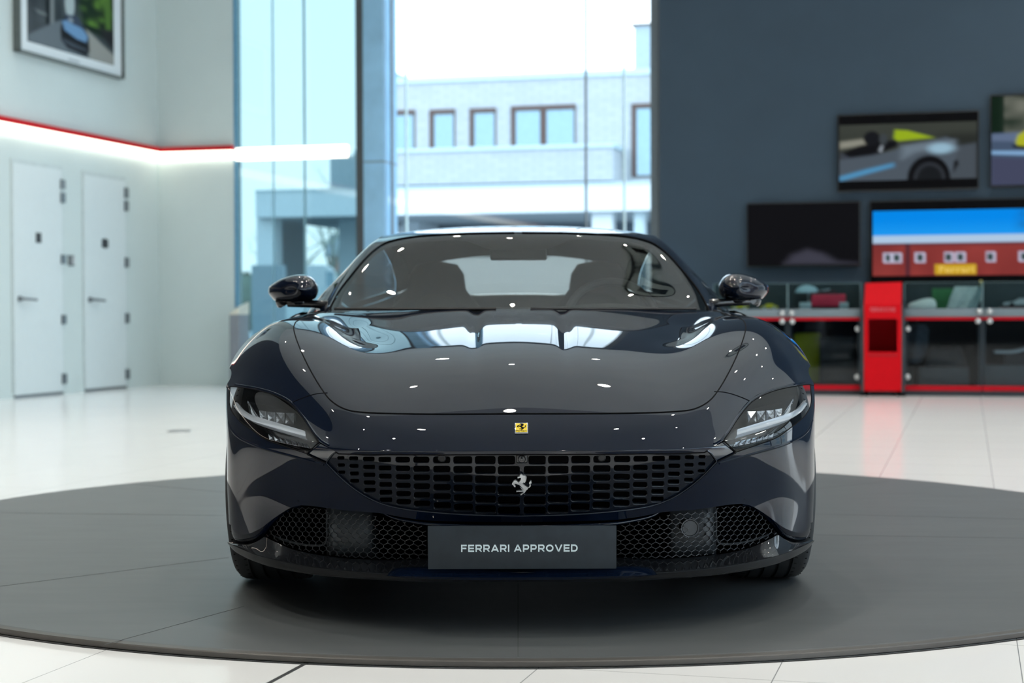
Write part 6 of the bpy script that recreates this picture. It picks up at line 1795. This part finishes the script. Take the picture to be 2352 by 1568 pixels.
# windows
def owin(x0, x1, y0, y1, mull=None, n=0):
    s0, z1 = o_(x0, y0); s1, z0 = o_(x1, y1)
    f = .13
    b = MB().pbox(OB, s0, s0 + f, z0, z1, -.1, .04).pbox(OB, s1 - f * .4, s1, z0, z1, -.1, .02).pbox(OB, s0, s1, z1 - f, z1, -.1, .05).pbox(OB, s0, s1, z0, z0 + .04, -.1, .03)
    if mull:
        sm_ = o_(mull, y0)[0]; b.pbox(OB, sm_ - .09, sm_ + .09, z0, z1, -.1, .03)
    wn = b.build('window', fr_br, bl)
    MB().pbox(OB, s0 + .05, s1 - .03, z0 + .02, z1 - .05, -.06, .012).build('window_pane', pane_m, wn)
owin(893, 954, 255, 345); owin(987, 1046, 253, 345); owin(1079, 1140, 250, 344); owin(1174, 1323, 245, 342, 1248); owin(1451, 1560, 239, 404)
# taller block at the right
s0 = o_(1457, 100, -9)[0]; s1 = o_(1900, 100, -9)[0]
MB().pbox(OB, s0, s1, zTop - 1, o_(1480, 58, -9)[1], -16, -9).build('upper_block', mat('upper_brick', (.40, .47, .52), rough=.85, var=.08), bl)
MB().pbox(OB, s0 - .1, s1, o_(1480, 58, -9)[1], o_(1480, 54, -9)[1], -16, -8.9).build('upper_roof_edge', fr_br, bl)
# gable roof behind, at the left
n = -12; a = o_(862, 185, n); b = o_(905, 150, n); c2 = o_(962, 188, n)
mb = MB(); zz = zTop - 2
mb.add([OB.w(a[0] - .6, n, zz), OB.w(c2[0], n, zz), OB.w(c2[0], n, c2[1] - .05), OB.w(b[0] - 1.2, n, b[1] + .35), OB.w(a[0] - .6, n, b[1] + .2),
        OB.w(a[0] - .6, n - 8, zz), OB.w(c2[0], n - 8, zz), OB.w(c2[0], n - 8, c2[1] - .05), OB.w(b[0] - 1.2, n - 8, b[1] + .35), OB.w(a[0] - .6, n - 8, b[1] + .2)],
       [(0, 1, 2, 3, 4), (9, 8, 7, 6, 5)] + [(i, (i + 1) % 5, 5 + (i + 1) % 5, 5 + i) for i in range(5)])
tag(mb.build('neighbour_house', mat('slate_roof', (.34, .43, .48), rough=.8), None), 'grey pitched house roof peeping over the brick building beside the concrete column', 'house')
# ground
tarmac = mat('pale_tarmac', (.46, .49, .50), rough=.9, var=.08, scale=3)
g = MB().box(-90, 90, 20.5, 130, -.3, -.06)
g.add([Vector((-60, -40, -.06)), Vector((-11.0, -40, -.06)), Vector((-4.7, 20.5, -.06)), Vector((-60, 20.5, -.06))], [(0, 1, 2, 3)])
g.add([Vector((2, -60, -.06)), Vector((90, -60, -.06)), Vector((90, 20.5, -.06)), Vector((25, 20.5, -.06))], [(0, 1, 2, 3)])
struct(g.build('ground', tarmac))
# low walls and kerbs seen through the side glazing
def low(x0, x1, y0, y1, Y, m, name, lab, cat, th=.3):
    a = at(x0, y1, Y); b = at(x1, y1, Y); t = at(x0, y0, Y); z0 = max(-.06, a.z) if a.z < .6 else a.z
    return tag(MB().box(a.x, b.x, Y, Y + th, -.06, t.z).build(name, m, None), lab, cat)
low(578, 652, 609, 706, 36.0, mat('grey_enclosure', (.33, .40, .44), rough=.8), 'bin_enclosure', 'grey slatted bin enclosure outside the side window behind the car mirror', 'enclosure', .4)
low(652, 800, 660, 700, 40.0, mat('garden_wall_pale', (.62, .70, .72), rough=.8), 'garden_wall', 'low pale garden wall outside behind the left car mirror', 'wall', .3)
t = thing('white_van', at(720, 690, 58.0), 'white van parked far outside seen through the side window', 'van')
p0 = at(652, 652, 58.0); p1 = at(783, 615, 58.0)
b = MB(); prof = [(0, 0), (0, .55), (.06, .95), (.12, 1), (.72, 1), (.80, .92), (.90, .55), (.99, .45), (1, 0)]
W_ = p1.x - p0.x; H_ = p1.z + .1 - .3
b.add([Vector((p0.x + W_ * u, 58, .3 + H_ * v)) for u, v in prof] + [Vector((p0.x + W_ * u, 60, .3 + H_ * v)) for u, v in prof], [tuple(range(9)), tuple(range(9, 18))[::-1]] + [(i, (i + 1) % 9, 9 + (i + 1) % 9, 9 + i) for i in range(9)])
b.build('van_body', mat('van_white', (.75, .80, .82), rough=.4), t)
b = MB()
for u in (.2, .8): b.lathe([(0, -.02), (.36, -.02), (.36, .2), (0, .2)], (0, 1, 0), Vector((p0.x + W_ * u, 58, .32)), 20)
b.build('van_wheels', cab_in if 'cab_in' in globals() else gap_m, t)
MB().box(p0.x + W_ * .74, p0.x + W_ * .88, 57.98, 58.02, .3 + H_ * .58, .3 + H_ * .9).build('van_window', pane_m, t)
# bare trees beyond the canopy
bark = mat('pale_bark', (.30, .31, .27), rough=.9, var=.2)
twig = mat('twig_haze', (.42, .45, .38), rough=.9, var=.2)
def tree(x, y, h, lab, seed):
    rnd = random.Random(seed); base = Vector((x, y, -.06))
    t = thing('bare_tree', base, lab, 'tree')
    tr = MB(); tw = MB()
    def grow(p, d, L, r, lvl):
        pts = [p]; q = p
        for k in range(3):
            d = (d + Vector((rnd.uniform(-.2, .2), rnd.uniform(-.2, .2), rnd.uniform(-.05, .15)))).normalized(); q = q + d * L / 3; pts.append(q)
        (tr if lvl < 2 else tw).tube(pts, [r, r * .85, r * .7, r * .5], 5 if lvl < 2 else 4)
        if lvl < 5 + 0:
            for k in range(3 if lvl else 5):
                a = pts[rnd.choice((1, 2, 3, 3))]
                nd = (d * .8 + Vector((rnd.uniform(-1, 1), rnd.uniform(-1, 1), rnd.uniform(-.2, .7)))).normalized()
                grow(a, nd, L * rnd.uniform(.55, .8), r * .5, lvl + 1)
    grow(base, Vector((0, 0, 1)), h * .36, h * .018, 0)
    tr.build('trunk', bark, t, smooth=True); tw.build('branches', twig, t)
tree(at(688, 600, 70).x, 70, 7.0, 'bare pale tree beyond the canopy, left of two seen through the side window', 3)
tree(at(760, 600, 78).x, 78, 8.0, 'bare pale tree beyond the canopy, right of two seen through the side window', 8)
t = thing('brick_house', Vector((at(775, 600, 95).x, 97, -.06)), 'small red brick house far away between the bare trees', 'house')
x0 = at(757, 600, 95).x; x1 = at(812, 600, 95).x; zt = at(770, 588, 95).z
MB().box(x0, x1, 95, 101, -.06, zt).build('house_wall', mat('red_brick_far', (.50, .30, .25), rough=.9), t)
MB().add([Vector((x0 - .3, 94.6, zt)), Vector((x1 + .3, 94.6, zt)), Vector((x1 + .3, 101.4, zt)), Vector((x0 - .3, 101.4, zt)), Vector((x0 - .3, 98, zt + 1.4)), Vector((x1 + .3, 98, zt + 1.4))], [(0, 1, 5, 4), (2, 3, 4, 5), (0, 4, 3), (1, 2, 5), (3, 2, 1, 0)]).build('house_roof', mat('far_roof', (.34, .37, .40), rough=.9), t)
# a far row of hedges closes the view low on the horizon, houses across the right-hand street
def hedge(x0, x1, Y, h, lab, seed):
    rnd = random.Random(seed); mb = MB(); n = int((x1 - x0) / .9)
    for k in range(n):
        cx_ = x0 + (x1 - x0) * (k + .5) / n; r = rnd.uniform(.7, 1.2)
        vs = []; fs = []
        for i in range(5):
            for j in range(8):
                a = 2 * math.pi * j / 8; b = math.pi * (i + .5) / 5 - math.pi / 2
                rr = r * rnd.uniform(.8, 1.15)
                vs.append(Vector((cx_ + rr * math.cos(b) * math.cos(a), Y + rr * math.cos(b) * math.sin(a), h * .5 + h * .55 * math.sin(b) * rnd.uniform(.85, 1.1))))
        for i in range(4):
            for j in range(8): fs.append((i * 8 + j, i * 8 + (j + 1) % 8, i * 8 + 8 + (j + 1) % 8, i * 8 + 8 + j))
        mb.add(vs, fs)
    return tag(mb.build('hedge', mat('winter_hedge', (.20, .25, .20), rough=.95, var=.3), None, smooth=True), lab, 'hedge')
hedge(-34, -9, 88, 3.0, 'long grey green winter hedge far behind the trees outside the side window', 2)
# terrace across the street to the right (seen in the paint and headlight)
for k, (x0, x1, h, colr) in enumerate(((30, 44, 7.5, (.46, .28, .22)), (44.3, 57, 9, (.62, .60, .55)))):
    t = thing('street_house', Vector(((x0 + x1) / 2, 0, -.06)), ('red brick terrace house across the side street, mirrored in the car flank', 'cream terrace house across the side street, mirrored in the car flank')[k], 'house')
    y0 = (-14, 4)[k]; X0 = 26 + k * 3
    MB().box(X0, X0 + 8, y0, y0 + 16, -.06, h).build('house_wall', mat('house_wall_%s' % ('red', 'cream')[k], colr, rough=.9), t)
    MB().add([Vector((X0 - .3, y0, h)), Vector((X0 + 8.3, y0, h)), Vector((X0 + 8.3, y0 + 16, h)), Vector((X0 - .3, y0 + 16, h)), Vector((X0 + 4, y0, h + 3)), Vector((X0 + 4, y0 + 16, h + 3))], [(0, 4, 5, 3), (1, 2, 5, 4), (0, 1, 4), (2, 3, 5), (3, 2, 1, 0)]).build('house_roof', mat('far_roof', (.34, .37, .40)), t)
    for j in range(4):
        for zz in (1.0, 4.0):
            MB().box(X0 - .04, X0 + .02, y0 + 1.5 + j * 3.7, y0 + 3.2 + j * 3.7, zz, zz + 1.7).build('house_window', pane_m, t)
